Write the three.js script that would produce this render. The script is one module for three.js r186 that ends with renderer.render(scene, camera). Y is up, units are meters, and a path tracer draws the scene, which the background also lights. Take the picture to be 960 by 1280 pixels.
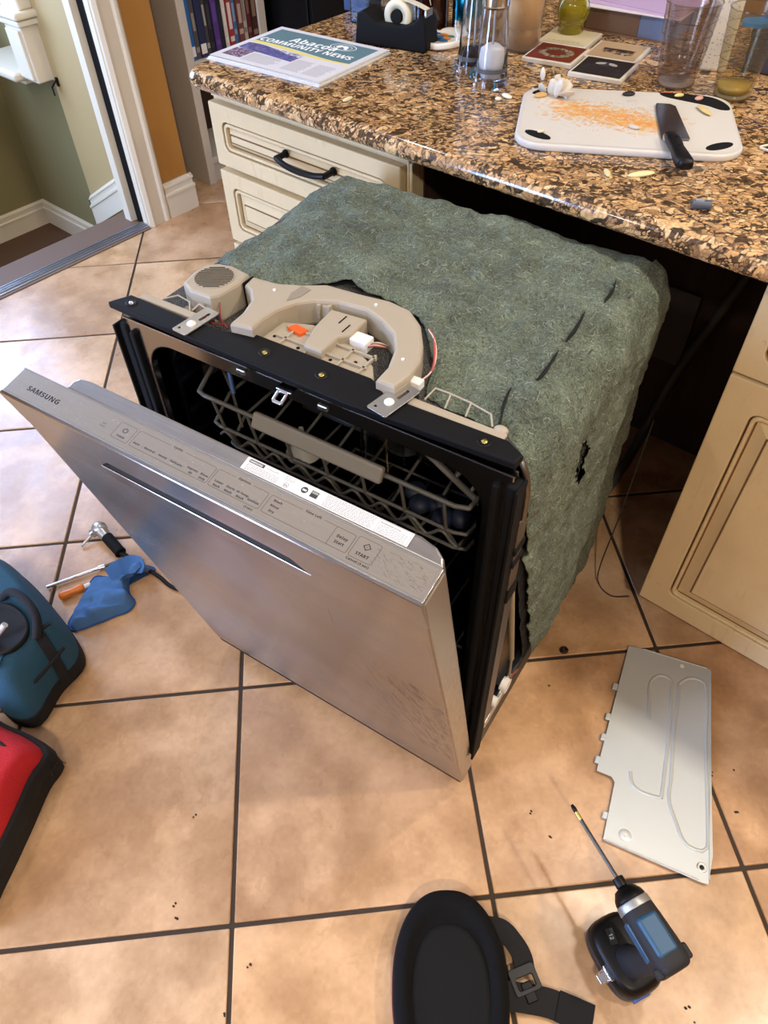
import * as THREE from 'three';
import { RoundedBoxGeometry } from 'three/addons/geometries/RoundedBoxGeometry.js';
import { mergeGeometries } from 'three/addons/utils/BufferGeometryUtils.js';
import { RectAreaLightUniformsLib } from 'three/addons/lights/RectAreaLightUniformsLib.js';
import { Brush, Evaluator, SUBTRACTION } from 'three-bvh-csg';

// ---------------------------------------------------------------- camera, light, exposure
const scene = new THREE.Scene();
scene.background = new THREE.Color(0.02, 0.025, 0.035);
const camera = new THREE.PerspectiveCamera(70.07, 960 / 1280, 0.05, 60);
{
  const R = new THREE.Vector3(0.757404, -0.019398, -0.652658), U = new THREE.Vector3(-0.47782, 0.664761, -0.574265), F = new THREE.Vector3(-0.445002, -0.746804, -0.494224);
  camera.position.set(0, 1.41729, 0);
  camera.quaternion.setFromRotationMatrix(new THREE.Matrix4().makeBasis(R, U, F.clone().negate()));
}
scene.add(camera);
const renderer = new THREE.WebGLRenderer({ antialias: true });
renderer.toneMapping = THREE.LinearToneMapping;
renderer.toneMappingExposure = 2.0;
renderer.shadowMap.enabled = true;
RectAreaLightUniformsLib.init();
const WARM = new THREE.Color(1.0, 0.89, 0.76), DAY = new THREE.Color(0.40, 0.58, 1.0);
// recessed ceiling lamps: x, z, strength (the fitting is built by ceilingLight below)
const LAMPS = [
  [1.1, -1.26, 360], [0.15, -1.26, 195], [-1.75, -1.15, 85],
  [0.95, 0.75, 500], [-0.9, 1.3, 150], [-3.2, 0.25, 60],
];
// daylight windows: name, centre, width, height, facing [x,z], strength
const WINDOWS = [
  ['kitchen', [-1.82, 1.15, 2.56], 0.75, 2.0, [0, -1], 13],
  ['stairs', [-3.66, 1.43, -0.78], 1.15, 1.5, [1, 0], 5],
  ['far', [0.9, 1.35, -4.46], 1.6, 1.2, [0, 1], 2.5],
];

// ---------------------------------------------------------------- helpers
const V3 = (x, y, z) => new THREE.Vector3(x, y, z);
function rng(a) { return () => { a |= 0; a = a + 0x6D2B79F5 | 0; let t = Math.imul(a ^ a >>> 15, 1 | a); t = t + Math.imul(t ^ t >>> 7, 61 | t) ^ t; return ((t ^ t >>> 14) >>> 0) / 4294967296; }; }
function hash2(x, y, s = 0) { let h = Math.imul(x | 0, 374761393) + Math.imul(y | 0, 668265263) + Math.imul(s | 0, 974634777) | 0; h = Math.imul(h ^ h >>> 13, 1274126177); h ^= h >>> 16; return (h >>> 0) / 4294967296; }
function vnoise(x, y, per = 0, s = 0) {
  const x0 = Math.floor(x), y0 = Math.floor(y), fx = x - x0, fy = y - y0, u = fx * fx * (3 - 2 * fx), v = fy * fy * (3 - 2 * fy);
  const w = per ? (n) => ((n % per) + per) % per : (n) => n;
  const a = hash2(w(x0), w(y0), s), b = hash2(w(x0 + 1), w(y0), s), c = hash2(w(x0), w(y0 + 1), s), d = hash2(w(x0 + 1), w(y0 + 1), s);
  return a + (b - a) * u + (c - a) * v + (a - b - c + d) * u * v;
}
function fbm(x, y, per, oct = 4, s = 0) { let a = 0, w = 0.5, f = 1; for (let i = 0; i < oct; i++) { a += w * vnoise(x * f, y * f, per * f, s + i); w *= 0.5; f *= 2; } return a / (1 - Math.pow(0.5, oct)); }
const clamp = (x, a = 0, b = 1) => Math.min(b, Math.max(a, x)), lerp = (a, b, t) => a + (b - a) * t, smooth = (a, b, x) => { const t = clamp((x - a) / (b - a)); return t * t * (3 - 2 * t); };
function dataTex(w, h, fn, srgb = true) {
  const d = new Uint8Array(w * h * 4), o = [0, 0, 0];
  for (let j = 0; j < h; j++) for (let i = 0; i < w; i++) { fn(i, j, o); const k = (j * w + i) * 4; d[k] = clamp(o[0], 0, 255); d[k + 1] = clamp(o[1], 0, 255); d[k + 2] = clamp(o[2], 0, 255); d[k + 3] = 255; }
  const t = new THREE.DataTexture(d, w, h, THREE.RGBAFormat); t.wrapS = t.wrapT = THREE.RepeatWrapping; t.magFilter = THREE.LinearFilter; t.minFilter = THREE.LinearFilter;
  if (srgb) t.colorSpace = THREE.SRGBColorSpace; t.needsUpdate = true; return t;
}
function canvasTex(w, h, draw, srgb = true) {
  const c = document.createElement('canvas'); c.width = w; c.height = h; draw(c.getContext('2d'), w, h);
  const t = new THREE.CanvasTexture(c); t.wrapS = t.wrapT = THREE.RepeatWrapping; if (srgb) t.colorSpace = THREE.SRGBColorSpace; return t;
}
function rep(t, sx, sy = sx, ox = 0, oy = 0, rot = 0) { const c = t.clone(); c.repeat.set(sx, sy); c.offset.set(ox, oy); c.rotation = rot; c.needsUpdate = true; return c; }
const std = (color, roughness = 0.6, metalness = 0, extra = {}) => new THREE.MeshStandardMaterial({ color: color === null ? 0xffffff : color, roughness, metalness, ...extra });
const phys = (color, roughness, metalness, extra = {}) => new THREE.MeshPhysicalMaterial({ color, roughness, metalness, ...extra });

// uv in metres by the dominant direction of the face
function uvm(g) {
  if (g.index) g = g.toNonIndexed();
  const p = g.attributes.position, n = p.count, uv = new Float32Array(n * 2), a = V3(), b = V3(), c = V3();
  for (let i = 0; i < n; i += 3) {
    a.fromBufferAttribute(p, i); b.fromBufferAttribute(p, i + 1); c.fromBufferAttribute(p, i + 2);
    const nn = b.clone().sub(a).cross(c.clone().sub(a)), x = Math.abs(nn.x), y = Math.abs(nn.y), z = Math.abs(nn.z);
    for (let k = 0; k < 3; k++) {
      const q = [a, b, c][k];
      const [u, v] = y >= x && y >= z ? [q.x, -q.z] : x >= z ? [q.z, q.y] : [q.x, q.y];
      uv[(i + k) * 2] = u; uv[(i + k) * 2 + 1] = v;
    }
  }
  g.setAttribute('uv', new THREE.BufferAttribute(uv, 2));
  if (!g.attributes.normal) g.computeVertexNormals();
  for (const k of Object.keys(g.attributes)) if (!['position', 'normal', 'uv'].includes(k)) g.deleteAttribute(k);
  return g;
}
const mv = (g, x = 0, y = 0, z = 0) => g.translate(x, y, z);
const rt = (g, x = 0, y = 0, z = 0) => { if (x) g.rotateX(x); if (y) g.rotateY(y); if (z) g.rotateZ(z); return g; };
const box = (w, h, d, x = 0, y = 0, z = 0, r = 0) => mv(r > 0 ? new RoundedBoxGeometry(w, h, d, 2, Math.min(r, w / 2.01, h / 2.01, d / 2.01)) : new THREE.BoxGeometry(w, h, d), x, y, z);
const cyl = (r0, r1, h, n = 24, x = 0, y = 0, z = 0) => mv(new THREE.CylinderGeometry(r0, r1, h, n), x, y, z);
function rod(a, b, r, n = 8, r2 = r) { // cylinder between two points
  const A = V3(...a), B = V3(...b), d = B.clone().sub(A), g = new THREE.CylinderGeometry(r2, r, d.length(), n);
  g.applyQuaternion(new THREE.Quaternion().setFromUnitVectors(V3(0, 1, 0), d.normalize())); const m = A.add(B).multiplyScalar(0.5); return mv(g, m.x, m.y, m.z);
}
function tube(pts, r, n = 24, rad = 6, tension = 0.5, closed = false) { return new THREE.TubeGeometry(new THREE.CatmullRomCurve3(pts.map((p) => V3(...p)), closed, 'catmullrom', tension), n, r, rad, closed); }
function polywire(pts, r, rad = 6) { // straight runs with small round joints
  const gs = []; for (let i = 0; i + 1 < pts.length; i++) gs.push(rod(pts[i], pts[i + 1], r, rad));
  for (let i = 1; i + 1 < pts.length; i++) gs.push(mv(new THREE.SphereGeometry(r, rad, 4), ...pts[i])); return gs;
}
function lathe(profile, n = 48) { return new THREE.LatheGeometry(profile.map(([r, y]) => new THREE.Vector2(r, y)), n); }
function shapeOf(pts, curved = false) { const s = new THREE.Shape(); if (curved) { s.moveTo(...pts[0]); s.splineThru(pts.slice(1).concat([pts[0]]).map((p) => new THREE.Vector2(...p))); } else { pts.forEach((p, i) => i ? s.lineTo(...p) : s.moveTo(...p)); s.closePath(); } return s; }
function rrect(w, h, r, x = 0, y = 0) {
  const s = new THREE.Shape(), a = x - w / 2, b = y - h / 2, c = x + w / 2, d = y + h / 2; r = Math.min(r, w / 2, h / 2);
  s.moveTo(a + r, b); s.lineTo(c - r, b); s.absarc(c - r, b + r, r, -Math.PI / 2, 0); s.lineTo(c, d - r); s.absarc(c - r, d - r, r, 0, Math.PI / 2); s.lineTo(a + r, d); s.absarc(a + r, d - r, r, Math.PI / 2, Math.PI); s.lineTo(a, b + r); s.absarc(a + r, b + r, r, Math.PI, Math.PI * 1.5); return s;
}
function extrude(shape, depth, bevel = 0, seg = 2, curve = 10) { return new THREE.ExtrudeGeometry(shape, { depth: depth - 2 * bevel, bevelEnabled: bevel > 0, bevelThickness: bevel, bevelSize: bevel, bevelOffset: -bevel, bevelSegments: seg, curveSegments: curve }).translate(0, 0, bevel); }
// plan outline [x,z] -> slab from y0 to y1
function slab(pts, y0, y1, bevel = 0, curved = false, hole = null) {
  const s = shapeOf(pts.map(([x, z]) => [x, -z]), curved); if (hole) s.holes.push(shapeOf(hole.map(([x, z]) => [x, -z]), curved));
  return extrude(s, y1 - y0, bevel).rotateX(-Math.PI / 2).translate(0, y0, 0);
}
function loft(rings, capA = true, capB = true) { // closed rings of equal length, capped with fans
  const n = rings[0].length, pos = [], idx = [];
  for (const r of rings) for (const p of r) pos.push(...p);
  for (let i = 0; i + 1 < rings.length; i++) for (let k = 0; k < n; k++) { const a = i * n + k, b = i * n + (k + 1) % n, c = a + n, d = b + n; idx.push(a, b, d, a, d, c); }
  const cap = (ri, flip) => { const c = [0, 0, 0]; rings[ri].forEach((p) => p.forEach((v, k) => c[k] += v / n)); const ci = pos.length / 3; pos.push(...c); for (let k = 0; k < n; k++) { const a = ri * n + k, b = ri * n + (k + 1) % n; flip ? idx.push(ci, b, a) : idx.push(ci, a, b); } };
  if (capA) cap(0, true); if (capB) cap(rings.length - 1, false);
  const g = new THREE.BufferGeometry(); g.setAttribute('position', new THREE.Float32BufferAttribute(pos, 3)); g.setIndex(idx); g.computeVertexNormals(); return g;
}
function ring(pts, y, s = 1, c = null) { if (!c) { c = [0, 0]; pts.forEach((p) => { c[0] += p[0] / pts.length; c[1] += p[1] / pts.length; }); } return pts.map(([x, z]) => [c[0] + (x - c[0]) * s, y, c[1] + (z - c[1]) * s]); }
function smoothPoly(pts, n) { const c = new THREE.CatmullRomCurve3(pts.map(([x, z]) => V3(x, 0, z)), true, 'centripetal'); return c.getSpacedPoints(n).slice(0, n).map((p) => [p.x, p.z]); }
function superEllipse(a, b, e, n) { const o = []; for (let i = 0; i < n; i++) { const t = i / n * Math.PI * 2, c = Math.cos(t), s = Math.sin(t); o.push([a * Math.sign(c) * Math.pow(Math.abs(c), 2 / e), -b * Math.sign(s) * Math.pow(Math.abs(s), 2 / e)]); } return o; }
function ribbon(pts, w, th, ups = null) { // flat strap along points; ups: face normals
  const P = pts.map((p) => V3(...p)), c = new THREE.CatmullRomCurve3(P, false, 'centripetal'), N = pts.length * 6, rings = [];
  for (let i = 0; i <= N; i++) {
    const t = i / N, p = c.getPoint(t), tg = c.getTangent(t), f = t * (pts.length - 1), k = Math.min(pts.length - 2, Math.floor(f));
    const up = ups ? V3(...ups[k]).lerp(V3(...ups[k + 1]), f - k).normalize() : V3(0, 1, 0);
    const sd = tg.clone().cross(up).normalize().multiplyScalar(w / 2), nu = sd.clone().cross(tg).normalize().multiplyScalar(th / 2);
    rings.push([[1, 1], [-1, 1], [-1, -1], [1, -1]].map(([a, b]) => p.clone().addScaledVector(sd, a).addScaledVector(nu, b).toArray()));
  }
  const g = loft(rings).toNonIndexed(); g.computeVertexNormals(); return g;
}
const used = {};
function numbered(n) { used[n] = (used[n] ?? -1) + 1; return used[n] ? `${n}_${String(used[n]).padStart(3, '0')}` : n; }
function M(name, geos, mat, parent = scene) {
  geos = (Array.isArray(geos) ? geos : [geos]).map(uvm);
  const m = new THREE.Mesh(geos.length > 1 ? mergeGeometries(geos) : geos[0], mat);
  m.name = parent === scene ? numbered(name) : name; m.castShadow = m.receiveShadow = true; parent.add(m); return m;
}
function raw(name, geo, mat, parent = scene) { const m = new THREE.Mesh(geo, mat); m.name = parent === scene ? numbered(name) : name; m.castShadow = m.receiveShadow = true; parent.add(m); return m; }
function tag(o, label, category, group) { o.userData.label = label; o.userData.category = category; if (group) o.userData.group = group; return o; }
const lab = (o, label) => { o.userData.label = label; return o; };
function thing(name, label, category, pos = [0, 0, 0], yaw = 0, group) { const g = new THREE.Group(); g.name = numbered(name); g.position.set(...pos); g.rotation.y = yaw; scene.add(g); return tag(g, label, category, group); }
function part(name, parent) { const g = new THREE.Group(); g.name = name; parent.add(g); return g; }
function struct(o) { o.userData.kind = 'structure'; return o; }

// ---------------------------------------------------------------- textures and materials
const tileTex = dataTex(1024, 1024, (i, j, o) => { // 0.92 m a side
  const x = i / 1024 * 8, y = j / 1024 * 8, a = fbm(x, y, 8, 5, 3), b = fbm(x * 2 + 5, y * 2, 16, 4, 11), v = Math.abs(fbm(x + 2 * a, y + 2 * b, 8, 4, 23) - 0.5);
  const f = fbm(x * 16, y * 16, 128, 2, 31), pit = vnoise(x * 11, y * 11, 88, 41) > 0.955 ? 0.12 * b : 0;
  let t = smooth(0.28, 0.72, a * 0.65 + b * 0.35) - 0.30 * smooth(0.035, 0, v) * b + (f - 0.5) * 0.34 + (fbm(x * 5, y * 5, 40, 3, 91) - 0.5) * 0.30 - pit;
  o[0] = lerp(180, 219, t); o[1] = lerp(143, 182, t); o[2] = lerp(103, 140, t);
});
const tileRough = dataTex(512, 512, (i, j, o) => { const a = fbm(i / 32, j / 32, 16, 4, 51); o[0] = o[2] = 0; o[1] = 255 * lerp(0.20, 0.40, a); }, false);
const granite = (() => {
  const N = 2048, pal = [[208, 176, 130], [196, 160, 114], [184, 148, 104], [210, 180, 134], [176, 142, 102], [204, 164, 110], [168, 136, 98], [212, 184, 142], [188, 154, 112], [160, 128, 92], [210, 170, 118], [178, 146, 108]];
  const r = [0, 0, 0], q = [0, 0, 0];
  function vor(x, y, per, s, out) { // nearest and second nearest cell of stretched chips, and the cell's hash
    const cx = Math.floor(x), cy = Math.floor(y); let f1 = 9, f2 = 9, id = 0;
    for (let b = -1; b <= 1; b++) for (let a = -1; a <= 1; a++) {
      const px = ((cx + a) % per + per) % per, py = ((cy + b) % per + per) % per;
      const th = 0.62 + (hash2(px, py, s + 5) - 0.5) * 1.3, ca = Math.cos(th), sa = Math.sin(th);
      const dx = cx + a + 0.1 + 0.8 * hash2(px, py, s) - x, dy = cy + b + 0.1 + 0.8 * hash2(px, py, s + 1) - y;
      const u = ca * dx + sa * dy, w = -sa * dx + ca * dy, d = Math.sqrt(u * u * 0.5 + w * w * 2.1) * (0.7 + 0.6 * hash2(px, py, s + 9));
      if (d < f1) { f2 = f1; f1 = d; id = hash2(px, py, s + 2); } else if (d < f2) f2 = d;
    }
    out[0] = f1; out[1] = f2; out[2] = id;
  }
  return dataTex(N, N, (i, j, o) => { // 1 m a side
    const u = i / N, v = j / N, w1 = fbm(u * 70, v * 70, 70, 2, 7) - 0.5, w2 = fbm(u * 70, v * 70, 70, 2, 17) - 0.5, w3 = vnoise(u * 420, v * 420, 420, 27) - 0.5;
    const zone = fbm(u * 18, v * 18, 18, 3, 71), fine = vnoise(u * 300, v * 300, 300, 61), grain = hash2(i, j, 5) - 0.5;
    const small = zone > 0.53, per = small ? 170 : 98;
    vor(u * per + w1 * 1.5 + w3 * 0.22, v * per + w2 * 1.5 - w3 * 0.22, per, small ? 300 : 100, r);
    let c = pal[Math.floor(r[2] * 11.99)], edge = r[1] - r[0], wide = small ? 0.46 : 0.36;
    let dk = smooth(wide * (0.35 + 0.9 * fine), 0.02, edge) * lerp(0.15, 1.2, vnoise(u * 80, v * 80, 80, 81)); const hd = (r[2] * 7.31) % 1; if (hd < (small ? 0.30 : 0.14)) { dk = Math.max(dk, 0.55 + 0.45 * fine); }
    vor(u * 26 + w1 * 0.9 + 7.7, v * 26 + w2 * 0.9, 26, 500, q); // a few large pale chips
    if (q[2] < 0.10 && q[0] < 0.32) { c = pal[[3, 7, 0, 8][Math.floor(q[2] * 39.9)]]; dk = smooth(0.25, 0.34, q[0]) * 0.9; }
    const g = 1.02 + (fine - 0.5) * 0.30 + grain * 0.22;
    o[0] = lerp(c[0] * g, 44, dk); o[1] = lerp(c[1] * g * 0.97, 34, dk); o[2] = lerp(c[2] * g * 0.93, 24, dk);
  });
})();
const felt = (() => {
  const N = 2048, a = new Float32Array(N * N), w = new Float32Array(N * N), R = rng(77); // 0.7 m a side
  for (let j = 0; j < N; j++) for (let i = 0; i < N; i++) { const n = fbm(i / 128, j / 128, 16, 4, 5), m = vnoise(i / 5, j / 5, 0, 9), f = hash2(i, j, 3); a[j * N + i] = 0.50 + (n - 0.5) * 0.32 + (m - 0.5) * 0.22 + (f - 0.5) * 0.16; }
  const stroke = (len, amt, arr, add) => {
    let x = R() * N, y = R() * N, t = R() * 6.28, k = (R() - 0.5) * 0.16;
    for (let s = 0; s < len; s++) { const i = ((x | 0) % N + N) % N, j = ((y | 0) % N + N) % N; arr[j * N + i] = add ? arr[j * N + i] + amt : Math.max(arr[j * N + i], amt); if (!add) { const q = j * N + (i + 1) % N, q2 = ((j + 1) % N) * N + i; arr[q] = Math.max(arr[q], amt * 0.8); arr[q2] = Math.max(arr[q2], amt * 0.8); } x += Math.cos(t); y += Math.sin(t); t += k + (R() - 0.5) * 0.25; }
  };
  for (let n = 0; n < 60000; n++) stroke(10 + R() * 26, R() < 0.5 ? -0.24 : 0.20, a, true);
  for (let n = 0; n < 2600; n++) stroke(12 + R() * 34, 0.35 + 0.6 * R() * R(), w, false);
  const map = dataTex(N, N, (i, j, o) => { const l = a[j * N + i], f = w[j * N + i]; o[0] = lerp(93 * (0.30 + l * 1.40), 206, f); o[1] = lerp(103 * (0.30 + l * 1.40), 214, f); o[2] = lerp(88 * (0.30 + l * 1.40), 200, f); });
  const bump = dataTex(N, N, (i, j, o) => { o[0] = o[1] = o[2] = 255 * clamp(a[j * N + i] * 0.8 + w[j * N + i] * 0.3); }, false);
  return { map, bump };
})();
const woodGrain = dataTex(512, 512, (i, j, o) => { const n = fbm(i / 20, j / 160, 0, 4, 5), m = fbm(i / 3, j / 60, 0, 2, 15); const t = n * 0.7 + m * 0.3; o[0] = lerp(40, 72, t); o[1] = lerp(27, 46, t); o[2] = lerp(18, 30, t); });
const weave = dataTex(256, 256, (i, j, o) => { const s = ((i >> 3) + (j >> 3)) & 1, n = hash2(i, j, 2), v = (s ? 46 : 22) + n * 60 * (hash2(i >> 2, j >> 2, 8) > 0.55 ? 1.6 : 0.4); o[0] = v * 1.02; o[1] = v; o[2] = v * 0.94; });
const plasterBump = dataTex(512, 512, (i, j, o) => { o[0] = o[1] = o[2] = 255 * fbm(i / 16, j / 16, 32, 4, 81); }, false);
const brushed = dataTex(1024, 1024, (i, j, o) => { const n = hash2(i >> 6, j, 4) * 0.6 + hash2(i >> 4, j, 5) * 0.4, b = fbm(i / 128, j / 128, 8, 4, 6); o[0] = 0; o[1] = 255 * clamp(0.165 + 0.05 * n + 0.08 * b); o[2] = 255; }, false);
const brushTint = dataTex(1024, 1024, (i, j, o) => { const n = hash2(i >> 7, j, 4) * 0.5 + hash2(i >> 5, j, 5) * 0.5, b = fbm(i / 128, j / 128, 8, 4, 16), v = 164 + 16 * n - 20 * b; o[0] = v; o[1] = v * 0.975; o[2] = v * 0.94; });

const cabPaint = dataTex(1024, 1024, (i, j, o) => { // 0.8 m a side: cream paint rubbed with brown glaze
  const a = fbm(i / 64, j / 64, 16, 4, 7), b = fbm(i / 12, j / 90, 0, 3, 9), s = smooth(0.62, 0.80, b) * smooth(0.45, 0.7, a) * 0.12, f = (hash2(i, j) - 0.5) * 5, spot = vnoise(i / 7, j / 7, 0, 19) > 0.965 ? 0.35 : 0, d = Math.max(s, spot * a);
  o[0] = lerp(211 + 10 * (a - 0.5), 132, d) + f; o[1] = lerp(190 + 10 * (a - 0.5), 100, d) + f; o[2] = lerp(147 + 8 * (a - 0.5), 58, d) + f;
});
const m = {
  grout: std(0x3c2f22, 0.9),
  wallOchre: std(0xa8742c, 0.75, 0, { bumpMap: rep(plasterBump, 1.2), bumpScale: 0.0006 }),
  wallOlive: std(0x857b50, 0.8, 0, { bumpMap: rep(plasterBump, 1.2), bumpScale: 0.0006 }),
  wallCream: std(0xab9260, 0.75, 0, { bumpMap: rep(plasterBump, 1.2), bumpScale: 0.0006 }),
  ceiling: std(0xd9d2c4, 0.85), trim: std(0xd9cdb2, 0.4), shelf: std(0xc8bfae, 0.5),
  carpet: std(0x5a4028, 0.95), saddle: std(0x6b5340, 0.7), alum: std(0xb8bcc2, 0.28, 1),
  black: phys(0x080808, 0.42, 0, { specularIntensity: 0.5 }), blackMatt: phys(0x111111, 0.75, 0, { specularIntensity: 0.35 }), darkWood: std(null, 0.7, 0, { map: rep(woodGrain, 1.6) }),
  granite: phys(0xffffff, 0.16, 0, { map: granite, clearcoat: 0.25, clearcoatRoughness: 0.08 }),
  cabinet: std(null, 0.42, 0, { map: rep(cabPaint, 1 / 0.8) }), glaze: std(0x6d4f2c, 0.6),
  steel: phys(0xffffff, 1, 1, { map: brushTint, roughnessMap: brushed, anisotropy: 0.88, anisotropyRotation: Math.PI / 2 }),
  felt: std(null, 0.95, 0, { map: rep(felt.map, 1 / 0.7), bumpMap: rep(felt.bump, 1 / 0.7), bumpScale: 0.003 }),
  feltDark: std(0x16181a, 0.95), weave: std(null, 0.8, 0, { map: rep(weave, 14) }),
  beige: std(0xa99e89, 0.5), beigeDark: std(0x8d8472, 0.55), zinc: std(0xc4c4be, 0.32, 1), brass: std(0xb9a860, 0.35, 1),
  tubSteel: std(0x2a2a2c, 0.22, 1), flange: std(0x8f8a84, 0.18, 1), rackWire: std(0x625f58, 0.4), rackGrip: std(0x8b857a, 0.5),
  chrome: std(0xd2d2d2, 0.14, 1), white: std(0xe8e6df, 0.5), frameMetal: std(0x77716a, 0.4, 1),
};
const clear = (color, extra = {}) => phys(color, 0.06, 0, { transmission: 1, thickness: 0.004, ior: 1.45, ...extra });

// ---------------------------------------------------------------- the room
const X0 = -2.58, X1 = 3.0, Z0 = -4.5, Z1 = 2.6, HC = 2.45;
{
  // floor of square tiles laid on the diagonal
  const floor = part('floor', scene); struct(floor);
  const yaw = THREE.MathUtils.degToRad(46.2737), ox = -1.397, oz = -0.3435, P = 0.457, gap = 0.0075;
  const c = Math.cos(yaw), s = Math.sin(yaw);
  M('grout_bed', [box(X1 - X0, 0.06, Z1 - Z0, (X0 + X1) / 2, -0.0325, (Z0 + Z1) / 2), box(0.44, 0.06, 2.76, X0 - 0.22, -0.0325, -3.12)], m.grout, floor);
  const inside = (p) => p[0] > X0 - 0.36 && p[0] < X1 + 0.36 && p[1] > Z0 - 0.36 && p[1] < Z1 + 0.36;
  const mats = [0, 1, 2, 3].map((k) => std(null, 1, 0, { map: rep(tileTex, 1 / 0.92, 1 / 0.92, 0.5 * (k & 1) + 0.13 * k, 0.25 * k), roughnessMap: rep(tileRough, 1.3, 1.3, k * 0.3, k * 0.2), bumpMap: rep(tileTex, 1 / 0.92, 1 / 0.92, 0.5 * (k & 1) + 0.13 * k, 0.25 * k), bumpScale: 0.0007, color: [0xffffff, 0xf6f0ea, 0xfff8ee, 0xf2e9e2][k] }));
  const w = P - gap, full = uvm(box(w, 0.012, w, 0, -0.006, 0, 0.0028));
  const clip = (poly, ax, lim, sgn) => { const o = []; for (let i = 0; i < poly.length; i++) { const a = poly[i], b = poly[(i + 1) % poly.length], da = sgn * (a[ax] - lim), db = sgn * (b[ax] - lim); if (da <= 0) o.push(a); if ((da < 0 && db > 0) || (da > 0 && db < 0)) { const t = da / (da - db); o.push([lerp(a[0], b[0], t), lerp(a[1], b[1], t)]); } } return o; };
  for (let i = -12; i <= 14; i++) for (let j = -14; j <= 12; j++) {
    const u = i + 0.5, v = j + 0.5, x = ox + P * (c * u + s * v), z = oz + P * (-s * u + c * v);
    if (!inside([x, z])) continue;
    const cor = [[-1, -1], [1, -1], [1, 1], [-1, 1]].map(([a, b]) => [x + w / 2 * (c * a + s * b), z + w / 2 * (-s * a + c * b)]);
    const xl = z < -1.75 ? X0 - 0.7 : X0 + 0.0; // the tiles run on behind the end of the wall
    let q = clip(clip(clip(clip(cor, 0, xl, -1), 0, X1, 1), 1, Z0, -1), 1, Z1, 1);
    if (q.length < 3) continue;
    const k = Math.floor(hash2(i, j, 5) * 4);
    const whole = cor.every((p) => p[0] > xl && p[0] < X1 && p[1] > Z0 && p[1] < Z1);
    if (whole) { const t = raw('tile', full, mats[k], floor); t.position.set(x, 0, z); t.rotation.y = yaw + (hash2(i, j, 8) > 0.5 ? Math.PI : 0); }
    else { let area = 0; q.forEach((p, n) => { const r = q[(n + 1) % q.length]; area += p[0] * r[1] - r[0] * p[1]; }); if (Math.abs(area) > 0.004) M('tile', slab(q, -0.012, 0, 0), mats[k], floor); }
  }
  floor.children.forEach((t, k) => { if (k) t.name = k > 1 ? `tile_${String(k - 1).padStart(3, '0')}` : 'tile'; });
}
const wallBox = (name, mat, x0, x1, y0, y1, z0, z1) => struct(M(name, box(x1 - x0, y1 - y0, z1 - z0, (x0 + x1) / 2, (y0 + y1) / 2, (z0 + z1) / 2), mat));
const OL = 0.55, OR = -1.497; // doorway jambs (z)
wallBox('wall_left', m.wallOchre, X0 - 0.14, X0, -0.02, HC, OL + 0.02, Z1);                       // kitchen side of the doorway
wallBox('wall_left_end', m.wallOchre, X0 - 0.14, X0, -0.02, HC, -1.73, OR - 0.018);               // short piece beyond the doorway
wallBox('wall_left_lintel', m.wallOchre, X0 - 0.14, X0, 2.06, HC, OR - 0.018, OL + 0.02);
wallBox('wall_alcove', m.wallOchre, -3.2, -3.02, -0.02, HC, Z0, -1.735);
wallBox('wall_alcove_return', m.wallOchre, -3.02, X0 - 0.14, -0.02, HC, -1.73, -1.60);
wallBox('wall_right', m.wallOchre, X1, X1 + 0.15, -0.06, HC, Z0, Z1);
wallBox('wall_front', m.wallOchre, -4.0, X1 + 0.15, -0.5, HC, Z1, Z1 + 0.15);
wallBox('wall_back', m.wallOchre, -4.0, X1 + 0.15, -0.06, HC, Z0 - 0.15, Z0);
wallBox('ceiling', m.ceiling, -4.0, X1 + 0.15, HC, HC + 0.12, Z0 - 0.15, Z1 + 0.15);
// stair hall beyond the doorway
wallBox('wall_stair_far', m.wallOlive, -3.85, -3.69, -0.6, HC, -1.75, Z1);
wallBox('wall_stair_end', m.wallOlive, -3.69, -3.04, -0.6, HC, -1.75, -1.6);
wallBox('wall_stair_near', m.wallCream, -3.04, -2.70, -0.6, HC, -1.62, -1.53);
wallBox('wall_stair_side', m.wallCream, -3.69, -2.72, -0.6, HC, 0.9, 1.0);
{
  const stair = part('floor_stair', scene); struct(stair);
  M('landing', box(0.95, 0.12, 2.55, -3.215, -0.42, -0.34), m.carpet, stair);
  M('stair_tread', box(0.28, 0.18, 2.48, -2.90, -0.27, -0.32, 0.01), m.carpet, stair);
  M('riser_board', box(0.02, 0.18, 2.48, -2.755, -0.09, -0.32), m.saddle, stair);
  M('saddle', box(0.166, 0.02, 2.06, -2.679, -0.008, -0.47, 0.004), m.saddle, stair);
}
// profiled baseboard: profile (out, up) swept along a straight run
function boardRun(a, b, h, n, th = 0.016) { // a,b [x,z], n outward normal [x,z]
  const pr = [[0, 0], [th, 0], [th, h * 0.62], [th * 1.25, h * 0.64], [th * 1.25, h * 0.70], [th * 0.75, h * 0.73], [th * 0.75, h * 0.86], [th * 0.95, h * 0.88], [th * 0.9, h * 0.94], [th * 0.3, h], [0, h]];
  const rings = [a, b].map(([x, z]) => pr.map(([o, y]) => [x + n[0] * o, y, z + n[1] * o])); const g = loft(rings).toNonIndexed(); g.computeVertexNormals(); return g;
}
struct(M('baseboard_left', boardRun([X0, -1.60], [X0, -1.745], 0.135, [1, 0], 0.018), m.trim));
struct(M('baseboard_alcove', boardRun([X0 + 0.014, -1.73], [-2.72, -1.73], 0.135, [0, -1], 0.016), m.trim));
struct(M('baseboard_stair_far', mv(boardRun([-3.69, -1.6], [-3.69, 0.9], 0.115, [1, 0]), 0, -0.36, 0), m.trim));
struct(M('baseboard_stair_end', mv(boardRun([-3.69, -1.6], [-3.04, -1.6], 0.115, [0, 1]), 0, -0.36, 0), m.trim));
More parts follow.
